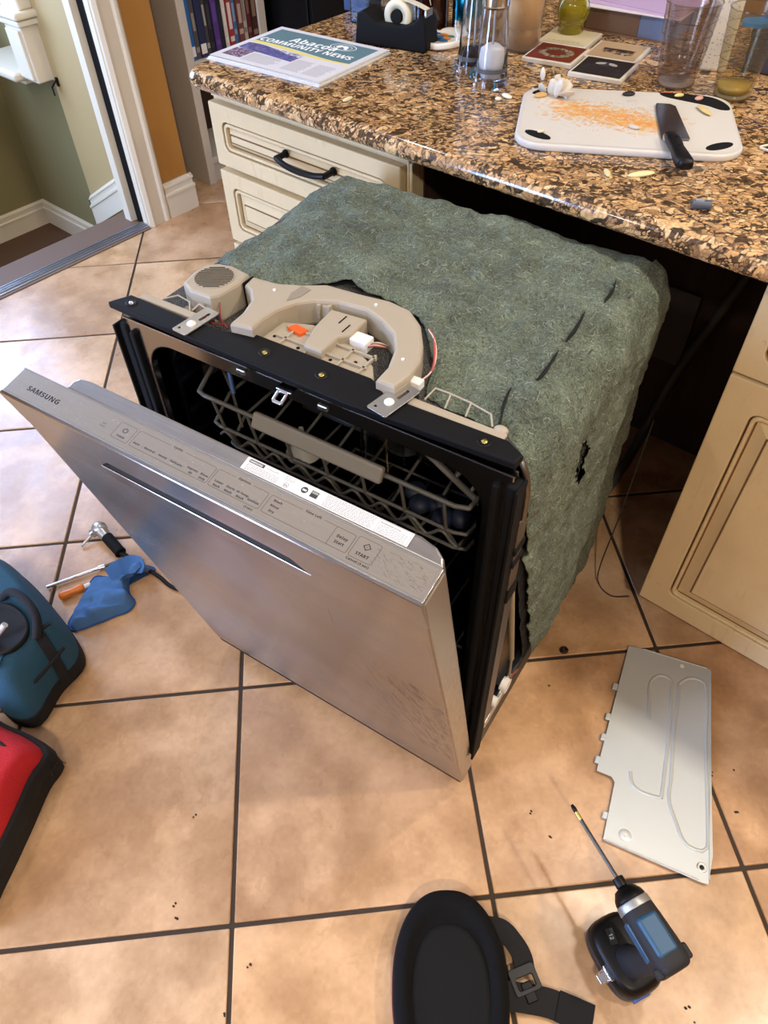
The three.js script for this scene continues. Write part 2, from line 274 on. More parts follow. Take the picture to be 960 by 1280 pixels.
// skirt that follows the stair down on the cream wall
{
  const prof = [[0, 0], [0.016, 0], [0.016, 0.075], [0.021, 0.08], [0.021, 0.09], [0.012, 0.094], [0.012, 0.112], [0.017, 0.116], [0.004, 0.13], [0, 0.13]];
  const rings = [[-2.71, 0.045], [-3.04, -0.145]].map(([x, y]) => prof.map(([o, u]) => [x, y + u, -1.53 + o])); const g = loft(rings).toNonIndexed(); g.computeVertexNormals();
  struct(M('trim_1', g, m.trim));
}
// door casing: face boards, jambs and the dark pocket slot between them
{
  const d = part('door_1', scene); struct(d);
  const casing = (z0, z1, name) => {
    const w = z1 - z0, s = shapeOf([[0, 0], [w, 0], [w, 0.014], [w * 0.86, 0.022], [w * 0.72, 0.018], [w * 0.3, 0.014], [w * 0.2, 0.02], [w * 0.1, 0.02], [0, 0.012]]);
    const g = extrude(s, 2.12, 0); // shape x -> z, y -> out (x), extrude -> y
    g.applyMatrix4(new THREE.Matrix4().makeBasis(V3(0, 0, 1), V3(1, 0, 0), V3(0, 1, 0)));
    M(name, mv(g, X0, 0, z0), m.trim, d);
  };
  casing(-1.60, -1.50, 'casing'); casing(OL, OL + 0.1, 'casing');
  M('head_casing', box(0.018, 0.1, 2.25, X0 + 0.009, 2.11, (OL + OR) / 2, 0.004), m.trim, d);
  for (const z of [OR - 0.009, OL + 0.009]) { M('jamb', box(0.028, 2.06, 0.018, X0 - 0.014, 1.03, z), m.trim, d); M('inner_jamb', box(0.04, 2.06, 0.03, X0 - 0.108, 1.03, z + (z < -1 ? 0.012 : -0.012)), m.trim, d); M('pocket_slot', box(0.06, 2.06, 0.006, X0 - 0.058, 1.03, z + (z < -1 ? -0.004 : 0.004)), m.blackMatt, d); }
  M('head_jamb', box(0.14, 0.02, 2.08, X0 - 0.07, 2.05, (OL + OR) / 2), m.trim, d);
  const t = part('threshold', d);
  M('threshold_plate', box(0.05, 0.008, 2.045, X0 - 0.018, 0.004, -0.473, 0.003), m.alum, t);
  for (const x of [-0.004, -0.018, -0.032]) M('track_rib', box(0.0035, 0.007, 2.045, X0 + x, 0.0105, -0.473, 0.0015), m.alum, t);
  M('threshold_lip', box(0.014, 0.004, 2.045, X0 + 0.014, 0.002, -0.473, 0.0015), m.saddle, t);
}
// stair rail end, bracket cap and sill on the cream wall
{
  const r = thing('stair_rail', 'cream painted rail end with moulded cap on the stair wall beyond the doorway', 'stair rail', [-3.09, 0, -1.5]);
  M('rail_end', box(0.115, 0.19, 0.075, 0, 0.535, 0, 0.006), m.trim, r);
  M('rail_face', box(0.09, 0.165, 0.014, 0.004, 0.535, 0.042, 0.004), m.trim, r);
  M('cap_moulding', [box(0.15, 0.02, 0.10, 0, 0.64, 0, 0.006), box(0.17, 0.025, 0.12, 0, 0.665, 0, 0.01), box(0.13, 0.16, 0.06, 0.0, 0.755, -0.005, 0.01)], m.trim, r);
  M('bracket_hook', [box(0.012, 0.03, 0.006, 0.085, 0.44, -0.024), ...polywire([[0.085, 0.445, -0.02], [0.09, 0.43, 0.005], [0.092, 0.40, 0.006]], 0.0035)], m.black, r);
  const s = tag(M('wall_ledge', [box(0.34, 0.035, 0.19, -3.30, 0.452, -1.515, 0.014), box(0.30, 0.02, 0.14, -3.30, 0.424, -1.535, 0.008)], m.trim), 'pale ledge with a rounded nose behind the stair rail end, lit blue from above', 'ledge');
}
// windows that let the daylight in (outside the picture) and ceiling lamps
for (const [k, [what, p, w, h, f, power]] of WINDOWS.entries()) {
  const g = part(`window_${k + 1}`, scene); struct(g); g.position.set(...p); g.rotation.y = Math.atan2(f[0], f[1]);
  const fr = 0.05;
  M('window_frame', [box(w + 2 * fr, fr, 0.06, 0, h / 2 + fr / 2, 0), box(w + 2 * fr, fr, 0.06, 0, -h / 2 - fr / 2, 0), box(fr, h, 0.06, -w / 2 - fr / 2, 0, 0), box(fr, h, 0.06, w / 2 + fr / 2, 0, 0), box(0.03, h, 0.03, 0, 0, 0.01)], m.trim, g);
  M('window_pane', box(w, h, 0.01, 0, 0, -0.015), new THREE.MeshStandardMaterial({ color: 0x111111, emissive: DAY, emissiveIntensity: power * 0.5, roughness: 0.2 }), g);
  const L = new THREE.RectAreaLight(DAY, power, w, h); L.position.set(p[0] + f[0] * 0.04, p[1], p[2] + f[1] * 0.04); L.lookAt(p[0] + f[0], p[1], p[2] + f[1]); scene.add(L);
}
for (const [k, [x, z, power]] of LAMPS.entries()) {
  const where = ['over the counter end', 'over the middle of the counter', 'near the doorway', 'over the kitchen floor by the right wall', 'over the kitchen floor by the window', 'in the stair hall'][k];
  const g = thing('ceiling_light', `round white recessed ceiling lamp ${where}`, 'lamp', [x, HC, z]);
  M('trim_ring', lathe([[0.062, -0.002], [0.085, -0.004], [0.088, -0.001], [0.088, 0]], 32), m.white, g);
  M('lamp_face', cyl(0.062, 0.062, 0.006, 32, 0, -0.004, 0), new THREE.MeshStandardMaterial({ color: 0x222222, emissive: WARM, emissiveIntensity: 12 }), g);
  const L = new THREE.RectAreaLight(WARM, power, 0.11, 0.11); L.position.set(x, HC - 0.012, z); L.lookAt(x, 0, z); scene.add(L);
}

// ---------------------------------------------------------------- counter and cabinets
const CT = 0.914, CU = 0.879; // worktop top and underside
{
  // worktop with a full bullnose along the front and the end
  const xa = -1.4, xb = 1.6, zf = -1.002, zb = -1.96, r = (CT - CU) / 2, rings = [], n = 18;
  const plan = (o) => { const R = 0.03 + o, pts = []; for (let k = 0; k <= 8; k++) { const t = Math.PI / 2 + k / 8 * Math.PI / 2; pts.push([xa + 0.03 + R * Math.cos(t), zf - 0.03 + R * Math.sin(t)]); } pts.push([xa - o, zb], [xb, zb], [xb, zf + o]); return pts; };
  rings.push(plan(-0.02).map(([x, z]) => [x, CU, z]));
  for (let k = 0; k <= n; k++) { const t = -Math.PI / 2 + k / n * Math.PI; rings.push(plan(r * Math.cos(t)).map(([x, z]) => [x, CU + r + r * Math.sin(t), z])); }
  const g = loft(rings, true, true);
  tag(M('countertop', g, m.granite), 'speckled tan and brown granite counter top with rounded edge', 'countertop');
}
// raised panel front, centred on x, y from 0; face looks +z
function raisedFront(w, h, parent, name, ins = 0.042) {
  const f = part(name, parent), s = rrect(w, h, 0.003, 0, h / 2); s.holes.push(rrect(w - 2 * ins, h - 2 * ins, 0.016, 0, h / 2));
  M('front_frame', extrude(s, 0.02, 0.0022), m.cabinet, f);
  M('glazed_groove', box(w - 2 * ins + 0.004, h - 2 * ins + 0.004, 0.008, 0, h / 2, 0.005), m.glaze, f);
  const b = rrect(w - 2 * ins - 0.006, h - 2 * ins - 0.006, 0.015, 0, h / 2); b.holes.push(rrect(w - 2 * ins - 0.020, h - 2 * ins - 0.020, 0.010, 0, h / 2));
  M('bead', extrude(b, 0.012, 0.003, 3).translate(0, 0, 0.0065), m.cabinet, f);
  const cw = w - 2 * ins - 0.026, ch = h - 2 * ins - 0.026, slope = Math.min(0.022, ch * 0.22), e = 0.0012;
  // sloped raise, a fine dark line, the flat field
  const fr = (W, H) => [[-W / 2, h / 2 - H / 2], [W / 2, h / 2 - H / 2], [W / 2, h / 2 + H / 2], [-W / 2, h / 2 + H / 2]];
  const lp = loft([fr(cw, ch).map(([x, y]) => [x, y, 0.009]), fr(cw - 2 * slope, ch - 2 * slope).map(([x, y]) => [x, y, 0.0165])], false, true).toNonIndexed(); lp.computeVertexNormals();
  M('panel_slope', lp, m.cabinet, f);
  M('field_line', box(cw - 2 * slope - 0.002, ch - 2 * slope - 0.002, 0.002, 0, h / 2, 0.0162), m.glaze, f);
  M('center_panel', box(cw - 2 * slope - 0.008, ch - 2 * slope - 0.008, 0.006, 0, h / 2, 0.0166, 0.002), m.cabinet, f);
  return f;
}
function pull(parent) { // arched black pull, 0.15 long
  const p = part('pull_handle', parent);
  M('grip', tube([[-0.068, 0, 0.028], [-0.04, -0.004, 0.034], [0, -0.006, 0.036], [0.04, -0.004, 0.034], [0.068, 0, 0.028]], 0.0062, 24, 10), m.black, p);
  for (const s of [-1, 1]) M('post', [rod([s * 0.068, 0.001, 0.0], [s * 0.068, 0, 0.031], 0.0062, 12), rod([s * 0.068, 0.001, 0], [s * 0.068, 0.001, 0.004], 0.0085, 14)], m.black, p);
  return p;
}
const ZF = -1.04; // face of doors and drawers
{
  const x0 = -1.4165, x1 = -0.845, c = thing('base_cabinet', 'cream antiqued drawer cabinet under the far end of the granite counter', 'cabinet', [(x0 + x1) / 2, 0, ZF - 0.02]);
  const w = x1 - x0;
  M('carcass', [box(w, CU - 0.1, 0.58, 0, (CU + 0.1) / 2, -0.29)], m.cabinet, c);
  M('toe_kick', box(w - 0.01, 0.1, 0.50, 0, 0.05, -0.325), m.blackMatt, c);
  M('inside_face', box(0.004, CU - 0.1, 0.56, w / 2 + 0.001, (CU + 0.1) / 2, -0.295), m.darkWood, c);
  const ys = [[0.706, 0.838], [0.522, 0.693], [0.335, 0.512], [0.112, 0.325]];
  ys.forEach(([a, b], k) => { const d = raisedFront(w - 0.03, b - a, c, 'drawer', 0.034); d.position.set(-0.013, a, 0); if (k < 3) { const p = pull(d); p.position.set(0.03, (b - a) / 2 + (k ? 0 : 0.012), 0.0175); } });
  M('top_rail', [box(w, 0.012, 0.012, 0, 0.861, 0.006, 0.002), box(w, 0.006, 0.006, 0, 0.848, 0.003, 0.001)], m.cabinet, c);
  M('fluted_stile', [box(0.007, 0.74, 0.018, w / 2 - 0.004, 0.48, 0.009, 0.002), box(0.005, 0.74, 0.014, w / 2 - 0.014, 0.48, 0.007, 0.002)], m.cabinet, c);
}
{
  const x0 = -0.2035, x1 = 0.42, c = thing('base_cabinet', 'cream antiqued cabinet with drawer over a raised panel door beside the empty bay', 'cabinet', [(x0 + x1) / 2, 0, ZF - 0.02]);
  const w = x1 - x0;
  M('carcass', box(w, CU - 0.1, 0.58, 0, (CU + 0.1) / 2, -0.29), m.cabinet, c);
  M('toe_kick', box(w - 0.01, 0.1, 0.50, 0, 0.05, -0.325), m.cabinet, c);
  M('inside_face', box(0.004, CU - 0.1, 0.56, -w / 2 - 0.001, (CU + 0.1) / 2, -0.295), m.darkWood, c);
  raisedFront(w - 0.006, 0.595, c, 'door', 0.052).position.set(0, 0.104, 0);
  const d = raisedFront(w - 0.006, 0.155, c, 'drawer', 0.034); d.position.set(0, 0.705, 0);
  const p = pull(d); p.position.set(0, 0.078, 0.0175);
  const k = M('knob', [rod([0, 0, 0], [0, 0, 0.02], 0.006, 12), mv(new THREE.SphereGeometry(0.014, 16, 12), 0, 0, 0.028)], m.black, c.children.find((o) => o.name === 'door')); k.position.set(w / 2 - 0.045, 0.54, 0.02);
}
{
  const c = thing('base_cabinet', 'cream antiqued cabinet at the near end of the granite counter', 'cabinet', [1.01, 0, ZF - 0.02]), w = 1.17;
  M('carcass', box(w, CU - 0.1, 0.58, 0, (CU + 0.1) / 2, -0.29), m.cabinet, c); M('toe_kick', box(w - 0.01, 0.1, 0.5, 0, 0.05, -0.325), m.cabinet, c);
  for (const s of [-1, 1]) { raisedFront(w / 2 - 0.006, 0.595, c, 'door', 0.052).position.set(s * w / 4, 0.104, 0); raisedFront(w / 2 - 0.006, 0.155, c, 'drawer', 0.034).position.set(s * w / 4, 0.705, 0); }
}
{ // rear of the bay, with what hangs in it
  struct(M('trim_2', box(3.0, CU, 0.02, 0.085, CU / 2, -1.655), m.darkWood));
  const h = tag(M('drain_hose', tube([[-0.33, 0.66, -1.615], [-0.377, 0.466, -1.615], [-0.42, 0.30, -1.612], [-0.445, 0.16, -1.59], [-0.445, 0.05, -1.50], [-0.437, 0.018, -1.36], [-0.43, 0.016, -1.22]], 0.013, 60, 10), std(0x48443e, 0.5)), 'grey ribbed drain hose hanging in the dark empty bay', 'hose');
  const o = thing('outlet_plate', 'dark cover plate on the rear panel of the empty bay', 'outlet', [-0.495, 0.35, -1.638]); M('plate', box(0.11, 0.20, 0.012, 0, 0, 0, 0.003), std(0x4a4036, 0.5), o);
  tag(M('supply_tube', tube([[-0.335, 0.42, -1.20], [-0.324, 0.2, -1.15], [-0.318, 0.04, -1.105], [-0.30, 0.006, -1.085], [-0.262, 0.006, -1.075], [-0.23, 0.006, -1.10]], 0.0016, 50, 6), std(0x352f28, 0.5)), 'thin grey supply line lying on the floor at the mouth of the bay', 'tube');
}
// bookshelf in the alcove
{
  const b = thing('bookshelf', 'painted bookshelf holding a row of books in the alcove behind the counter', 'bookshelf', [-2.67, 0, -1.90]);
  const W = 0.43, D = 0.27, H = 2.1, t = 0.038;
  M('side_panel', box(D, H, t, -D / 2, H / 2, -t / 2, 0.002), m.shelf, b); M('side_panel', box(D, H, t, -D / 2, H / 2, -W + t / 2, 0.002), m.shelf, b);
  for (const y of [0.09, 0.455, 0.83, 1.2, 1.57, 2.08]) M('shelf', box(D, 0.026, W - 2 * t, -D / 2 - 0.002, y, -W / 2, 0.002), m.shelf, b);
  M('plinth', box(D - 0.02, 0.077, W - 2 * t, -D / 2 - 0.004, 0.0385, -W / 2), m.shelf, b);
  M('back_board', box(0.008, H, W - 2 * t, -D + 0.004, H / 2, -W / 2), m.darkWood, b);
  const defs = [ // thickness, height, depth, cover, lower band, label
    [0.022, 0.24, 0.18, 0x1f5f9a, 0x1f6fb4, 'bright blue paperback at the near end of the bookshelf row'],
    [0.020, 0.27, 0.17, 0x4a4440, 0x8d8577, 'mottled brown and grey book second from the near end of the row'],
    [0.030, 0.29, 0.19, 0x1b2246, 0xd8d6d0, 'navy hardback with a white spine sticker on the bookshelf'],
    [0.016, 0.27, 0.17, 0x3c3a34, 0xa19a88, 'thin dark book with speckled spine between navy and black books'],
    [0.022, 0.28, 0.18, 0x111216, 0x2a2a2e, 'black book standing just before the purple one'],
    [0.026, 0.30, 0.19, 0x4f2f78, 0x5c3f88, 'purple hardback in the bookshelf row'],
    [0.022, 0.28, 0.18, 0x0f0f14, 0x1c1c22, 'black book standing just after the purple one'],
    [0.018, 0.26, 0.17, 0xd7d0c2, 0xe3ddd0, 'cream book with a white spine on the bookshelf'],
    [0.026, 0.27, 0.17, 0x9a2f2a, 0xd9c9bc, 'red book with white lettered spine on the bookshelf'],
    [0.018, 0.25, 0.17, 0x3d6a96, 0x7f9fba, 'pale blue thin book beside the red one'],
    [0.026, 0.26, 0.18, 0x6f3b2f, 0xb99985, 'russet book with worn spine past the pale blue one'],
    [0.020, 0.27, 0.17, 0xb9b2a4, 0x8d8577, 'grey white book near the far end of the row'],
    [0.020, 0.27, 0.17, 0x5a1f1d, 0x7d5a48, 'maroon book second from the far end of the row'],
    [0.028, 0.27, 0.17, 0x40201a, 0x8a6d52, 'dark brown book at the far end of the row'],
  ];
  let z = -1.9405; const R = rng(5);
  defs.forEach(([t0, h, d, c1, c2, label], k) => {
    const t1 = t0 * 1.085, g = thing('book', label, 'book', [-2.676 - R() * 0.012, 0.468, z - t1 / 2], 0, 'books on the alcove bookshelf'); z -= t1 + 0.0008;
    const cm = std(c1, 0.55);
    M('cover', [box(0.003, h, t1, -0.0015, h / 2, 0, 0.001), box(d, h, 0.002, -d / 2, h / 2, t1 / 2 - 0.001), box(d, h, 0.002, -d / 2, h / 2, -t1 / 2 + 0.001)], cm, g);
    M('pages', box(d - 0.008, h - 0.006, t1 - 0.0045, -d / 2 - 0.001, h / 2, 0), m.white, g);
    if (k === 2 || k === 0) M('sticker', box(0.001, 0.034, t1 * 0.8, 0.0003, 0.03, 0), m.white, g);
    else { const sm = std(c2, 0.5); M('spine_print', box(0.0008, 0.05 + R() * 0.04, t1 * 0.55, 0.0002, 0.10 + R() * 0.04, 0), sm, g); M('spine_band', box(0.0008, 0.018, t1 * 0.7, 0.0002, 0.03 + R() * 0.02, 0), sm, g); }
  });
}
{ // black cabinet past the counter end
  const b = thing('sideboard', 'black sideboard in the dark behind the counter, next to the bookshelf', 'sideboard', [-2.47, 0, -3.15]);
  M('body', box(0.5, 1.2, 1.55, -0.25, 0.66, 0, 0.004), m.black, b); M('plinth', box(0.46, 0.06, 1.5, -0.25, 0.03, 0), m.blackMatt, b);
  for (const z of [-0.39, 0.39]) { const d = M('door', box(0.018, 1.12, 0.75, 0.009, 0.66, z, 0.002), m.black, b); M('knob', mv(new THREE.SphereGeometry(0.012, 12, 8), 0.03, 0.7, z > 0 ? 0.05 : -0.05), m.chrome, d); }
}

// ---------------------------------------------------------------- the dishwasher (its own axes: x right, y up, z towards the room)
const TH = THREE.MathUtils.degToRad(8.2), DW = [-0.563, 0, -0.470];
const dw = thing('dishwasher', 'stainless dishwasher with grey felt blanket pulled half out of its bay, door ajar', 'dishwasher', DW, TH);
const zTop = (() => { // front edge of the felt across the top, measured
  const P = [[-0.36, -0.19], [-0.261, -0.173], [-0.221, -0.157], [-0.166, -0.152], [-0.130, -0.163], [-0.117, -0.184], [-0.103, -0.202], [-0.07, -0.222], [-0.047, -0.213], [-0.003, -0.207], [0.037, -0.206], [0.058, -0.194], [0.100, -0.155], [0.128, -0.119], [0.1385, -0.085], [0.146, -0.064], [0.16, -0.058], [0.206, -0.053], [0.248, -0.049], [0.265, -0.043], [0.34, -0.02]];
  return (x) => { for (let i = 0; i + 1 < P.length; i++) if (x <= P[i + 1][0]) return lerp(P[i][1], P[i + 1][1], clamp((x - P[i][0]) / (P[i + 1][0] - P[i][0]))); return P[P.length - 1][1]; };
})();
const zSide = (y) => { const P = [[0.15, -0.20], [0.25, -0.185], [0.33, -0.155], [0.42, -0.127], [0.55, -0.085], [0.65, -0.051], [0.78, -0.018], [0.86, -0.016]]; for (let i = 0; i + 1 < P.length; i++) if (y <= P[i + 1][0]) return lerp(P[i][1], P[i + 1][1], clamp((y - P[i][0]) / (P[i + 1][0] - P[i][0]))); return -0.016; };
function blanket(mat, name, off, thick, ext, hole, amp) {
  const X = 0.318 + off, YT = 0.855 + off, YB = 0.20, r = 0.062, ZB = -0.553 - off + (ext ? 0.05 : 0), RB = 0.06;
  const path = []; const add = (x, y, n) => path.push([x, y, n]);
  const yl = YB; for (let y = yl; y < YT - r; y += 0.0045) add(X, y, [1, 0]);
  for (let k = 0; k <= 20; k++) { const t = k / 20 * Math.PI / 2; add(X - r + r * Math.cos(t), YT - r + r * Math.sin(t), [Math.cos(t), Math.sin(t)]); }
  for (let x = X - r - 0.0045; x > -X + r; x -= 0.0045) add(x, YT, [0, 1]);
  for (let k = 20; k >= 0; k--) { const t = k / 20 * Math.PI / 2; add(-(X - r) - r * Math.cos(t), YT - r + r * Math.sin(t), [-Math.cos(t), Math.sin(t)]); }
  for (let y = YT - r - 0.006; y > yl; y -= 0.006) add(-X, y, [-1, 0]);
  const NV = 110, NU = path.length, pos = [], uv = [], idx = []; let arc = 0; const arcs = path.map((p, i) => i ? arc += Math.hypot(p[0] - path[i - 1][0], p[1] - path[i - 1][1]) : 0);
  const noise = (u, v) => (fbm(u * 9 + 3, v * 9 + 7, 0, 4, 91) - 0.5) * 0.024 + (fbm(u * 45, v * 45, 0, 3, 95) - 0.5) * 0.010 + (fbm(u * 160, v * 160, 0, 2, 97) - 0.5) * 0.0022;
  for (const layer of [0, 1]) for (let i = 0; i < NU; i++) for (let j = 0; j <= NV; j++) {
    const [x, y, n] = path[i], w = n[1] > 0 ? smooth(0, 1, n[1]) : 0;
    let zf = lerp(zSide(Math.min(y, 0.86)), zTop(x), w) + ext + (fbm(arcs[i] * 60, 3.3, 0, 3, 33) - 0.5) * lerp(0.005, 0.012, w);
    const t = j / NV, z = lerp(zf, ZB, t), k = clamp((ZB + RB - z) / RB), inset = RB * (1 - Math.sqrt(1 - k * k)) * 0.7;
    const front = smooth(0.03, 0, zf - z), sag = n[1] > 0.9 ? -0.012 * smooth(0.0, 0.9, k) : 0;
    const d = amp * noise(arcs[i], z) - inset - layer * thick * (0.55 + 0.45 * smooth(0, 0.1, t)) - (layer ? 0 : front * thick * 0.35);
    const px = x + n[0] * d, py = y + n[1] * d + sag * w; pos.push(px, py, z); uv.push(arcs[i], z);
  }
  const W = NV + 1, L = NU * W, skip = (i, j) => {
    if (!hole) return false; const p = (i * W + j) * 3, x = pos[p], y = pos[p + 1], z = pos[p + 2]; if (x < 0.29) return false;
    const a = ((z + 0.215) * 0.93 + (y - 0.69) * -0.36) / 0.024, b = ((z + 0.215) * 0.36 + (y - 0.69) * 0.93) / 0.068; // slanted ragged tear
    return a * a + b * b < 0.75 + 1.3 * (fbm(y * 60, z * 60, 0, 3, 5) - 0.5) + 0.5 * (hash2(i, j) - 0.5);
  };
  for (let i = 0; i + 1 < NU; i++) for (let j = 0; j < NV; j++) { if (skip(i, j)) continue; const a = i * W + j, b = a + W; idx.push(a, a + 1, b, b, a + 1, b + 1); const c = a + L, d = b + L; idx.push(c, d, c + 1, d, d + 1, c + 1); }
  for (let i = 0; i + 1 < NU; i++) { const a = i * W, b = a + W, c = a + L, d = b + L; idx.push(a, b, c, b, d, c); const e = a + NV, f = b + NV, g = e + L, h = f + L; idx.push(e, g, f, f, g, h); }
  for (const i of [0, NU - 1]) for (let j = 0; j < NV; j++) { const a = i * W + j, c = a + L; idx.push(a, c, a + 1, a + 1, c, c + 1); }
  const g = new THREE.BufferGeometry(); g.setAttribute('position', new THREE.Float32BufferAttribute(pos, 3)); g.setAttribute('uv', new THREE.Float32BufferAttribute(uv, 2)); g.setIndex(idx); g.computeVertexNormals();
  const o = raw(name, g, mat, dw); return o;
}
{
  const ins = lab(blanket(m.felt, 'insulation_blanket', 0.0, 0.010, 0, true, 1), 'grey green felt insulation blanket flecked with white fibres');
  blanket(m.feltDark, 'insulation_backing', -0.013, 0.003, 0.010, false, 0.4);
  // lifted slits along the top edge
  for (const [pts, w] of [[[[0.236, -0.118], [0.243, -0.085], [0.256, -0.045]], 0.006], [[[0.254, -0.215], [0.258, -0.175], [0.256, -0.14]], 0.005], [[[0.249, -0.315], [0.254, -0.28], [0.253, -0.245]], 0.004], [[[0.256, -0.415], [0.262, -0.385], [0.262, -0.355]], 0.003]]) {
    const n = 14, c = new THREE.CatmullRomCurve3(pts.map(([x, z]) => V3(x, 0.8555, z))), rings = [];
    for (let k = 0; k <= n; k++) { const p = c.getPoint(k / n), h = w * Math.sin(k / n * Math.PI) + 0.0004; rings.push([[p.x - h * 0.35, p.y - 0.004, p.z], [p.x - h * 0.3, p.y + 0.004 + h * 0.3, p.z], [p.x + h * 0.2, p.y + 0.003, p.z], [p.x + h * 0.35, p.y - 0.004, p.z]]); }
    M('slit', loft(rings), m.feltDark, ins);
  }
}
// --- tub, front frame, base
{
  const W = 0.29, y0 = 0.19, y1 = 0.835, zb = -0.48;
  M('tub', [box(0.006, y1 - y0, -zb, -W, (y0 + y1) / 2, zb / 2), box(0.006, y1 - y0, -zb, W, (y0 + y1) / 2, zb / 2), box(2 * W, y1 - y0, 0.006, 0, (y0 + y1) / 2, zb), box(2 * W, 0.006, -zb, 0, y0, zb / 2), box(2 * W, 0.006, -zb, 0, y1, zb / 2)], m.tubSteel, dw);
  M('sound_mat', box(2 * W - 0.01, 0.004, -zb - 0.02, 0, y1 + 0.006, zb / 2 - 0.005), m.weave, dw);
  const fr = shapeOf([[-0.302, 0.15], [0.302, 0.15], [0.302, 0.846], [-0.302, 0.846]]), ho = rrect(0.535, 0.60, 0.055, 0.0, 0.522); fr.holes.push(ho);
  lab(M('front_flange', extrude(fr, 0.012, 0.002).translate(0, 0, -0.006), m.flange, dw), 'polished steel flange around the tub opening');
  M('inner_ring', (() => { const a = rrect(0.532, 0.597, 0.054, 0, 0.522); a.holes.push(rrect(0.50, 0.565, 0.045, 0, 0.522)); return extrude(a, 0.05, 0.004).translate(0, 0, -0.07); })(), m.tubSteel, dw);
  for (const s of [-1, 1]) {
    M('door_seal', [box(0.016, 0.70, 0.022, s * 0.302, 0.485, 0.0, 0.005), box(0.010, 0.69, 0.016, s * 0.283, 0.485, 0.006, 0.004), box(0.004, 0.70, 0.03, s * 0.3105, 0.485, 0.003, 0.001)], m.blackMatt, dw);
  }
  M('bottom_seal', box(0.60, 0.02, 0.022, 0, 0.18, 0, 0.004), m.black, dw);
  lab(M('base_pan', [box(0.618, 0.065, 0.50, 0, 0.158, -0.262, 0.006), box(0.60, 0.03, 0.02, 0, 0.14, -0.01, 0.004)], std(0x17191c, 0.45), dw), 'black plastic base');
  for (const [x, z] of [[-0.27, -0.05], [0.27, -0.06], [-0.27, -0.48], [0.27, -0.48]]) M('leveling_leg', [cyl(0.006, 0.006, 0.13, 10, x, 0.066, z), cyl(0.018, 0.02, 0.012, 16, x, 0.007, z)], m.zinc, dw);
  // bare metal strip, spring rod and hinge on the uncovered front corner of the right side
  for (const s of [1, -1]) {
    M('side_strip', [box(0.004, 0.52, 0.024, s * 0.3125, 0.51, -0.014, 0.001), box(0.010, 0.52, 0.003, s * 0.308, 0.51, -0.027)], m.frameMetal, dw);
    M('spring_rod', [rod([s * 0.307, 0.66, -0.022], [s * 0.309, 0.31, -0.105], 0.0048, 10), rod([s * 0.309, 0.31, -0.105], [s * 0.309, 0.21, -0.118], 0.0026, 8)], std(0x8f8368, 0.5), dw);
    M('hinge_arm', [rod([s * 0.307, 0.20, -0.03], [s * 0.307, 0.235, -0.12], 0.006, 8), box(0.008, 0.02, 0.10, s * 0.309, 0.215, -0.065, 0.002)], m.zinc, dw);
    M('hinge_pulley', [rt(cyl(0.015, 0.015, 0.012, 20), 0, 0, Math.PI / 2).translate(s * 0.309, 0.225, -0.10), rt(cyl(0.010, 0.010, 0.013, 16), 0, 0, Math.PI / 2).translate(s * 0.309, 0.245, -0.05)], m.white, dw);
    M('strip_clip', [box(0.008, 0.012, 0.03, s * 0.3125, 0.715, -0.014, 0.002), box(0.008, 0.012, 0.03, s * 0.3125, 0.69, -0.014, 0.002), box(0.007, 0.03, 0.03, s * 0.3125, 0.62, -0.016, 0.002)], m.blackMatt, dw);
  }
  M('wire_red', tube([[0.312, 0.21, -0.14], [0.316, 0.235, -0.135], [0.315, 0.245, -0.115], [0.312, 0.225, -0.105]], 0.0014, 20, 6), std(0x9c4a35, 0.5), dw);
  M('corner_strip', tube([[0.27, 0.860, -0.03], [0.292, 0.856, -0.018], [0.306, 0.842, -0.012], [0.313, 0.815, -0.010], [0.3135, 0.765, -0.012]], 0.004, 24, 6), m.frameMetal, dw);
}
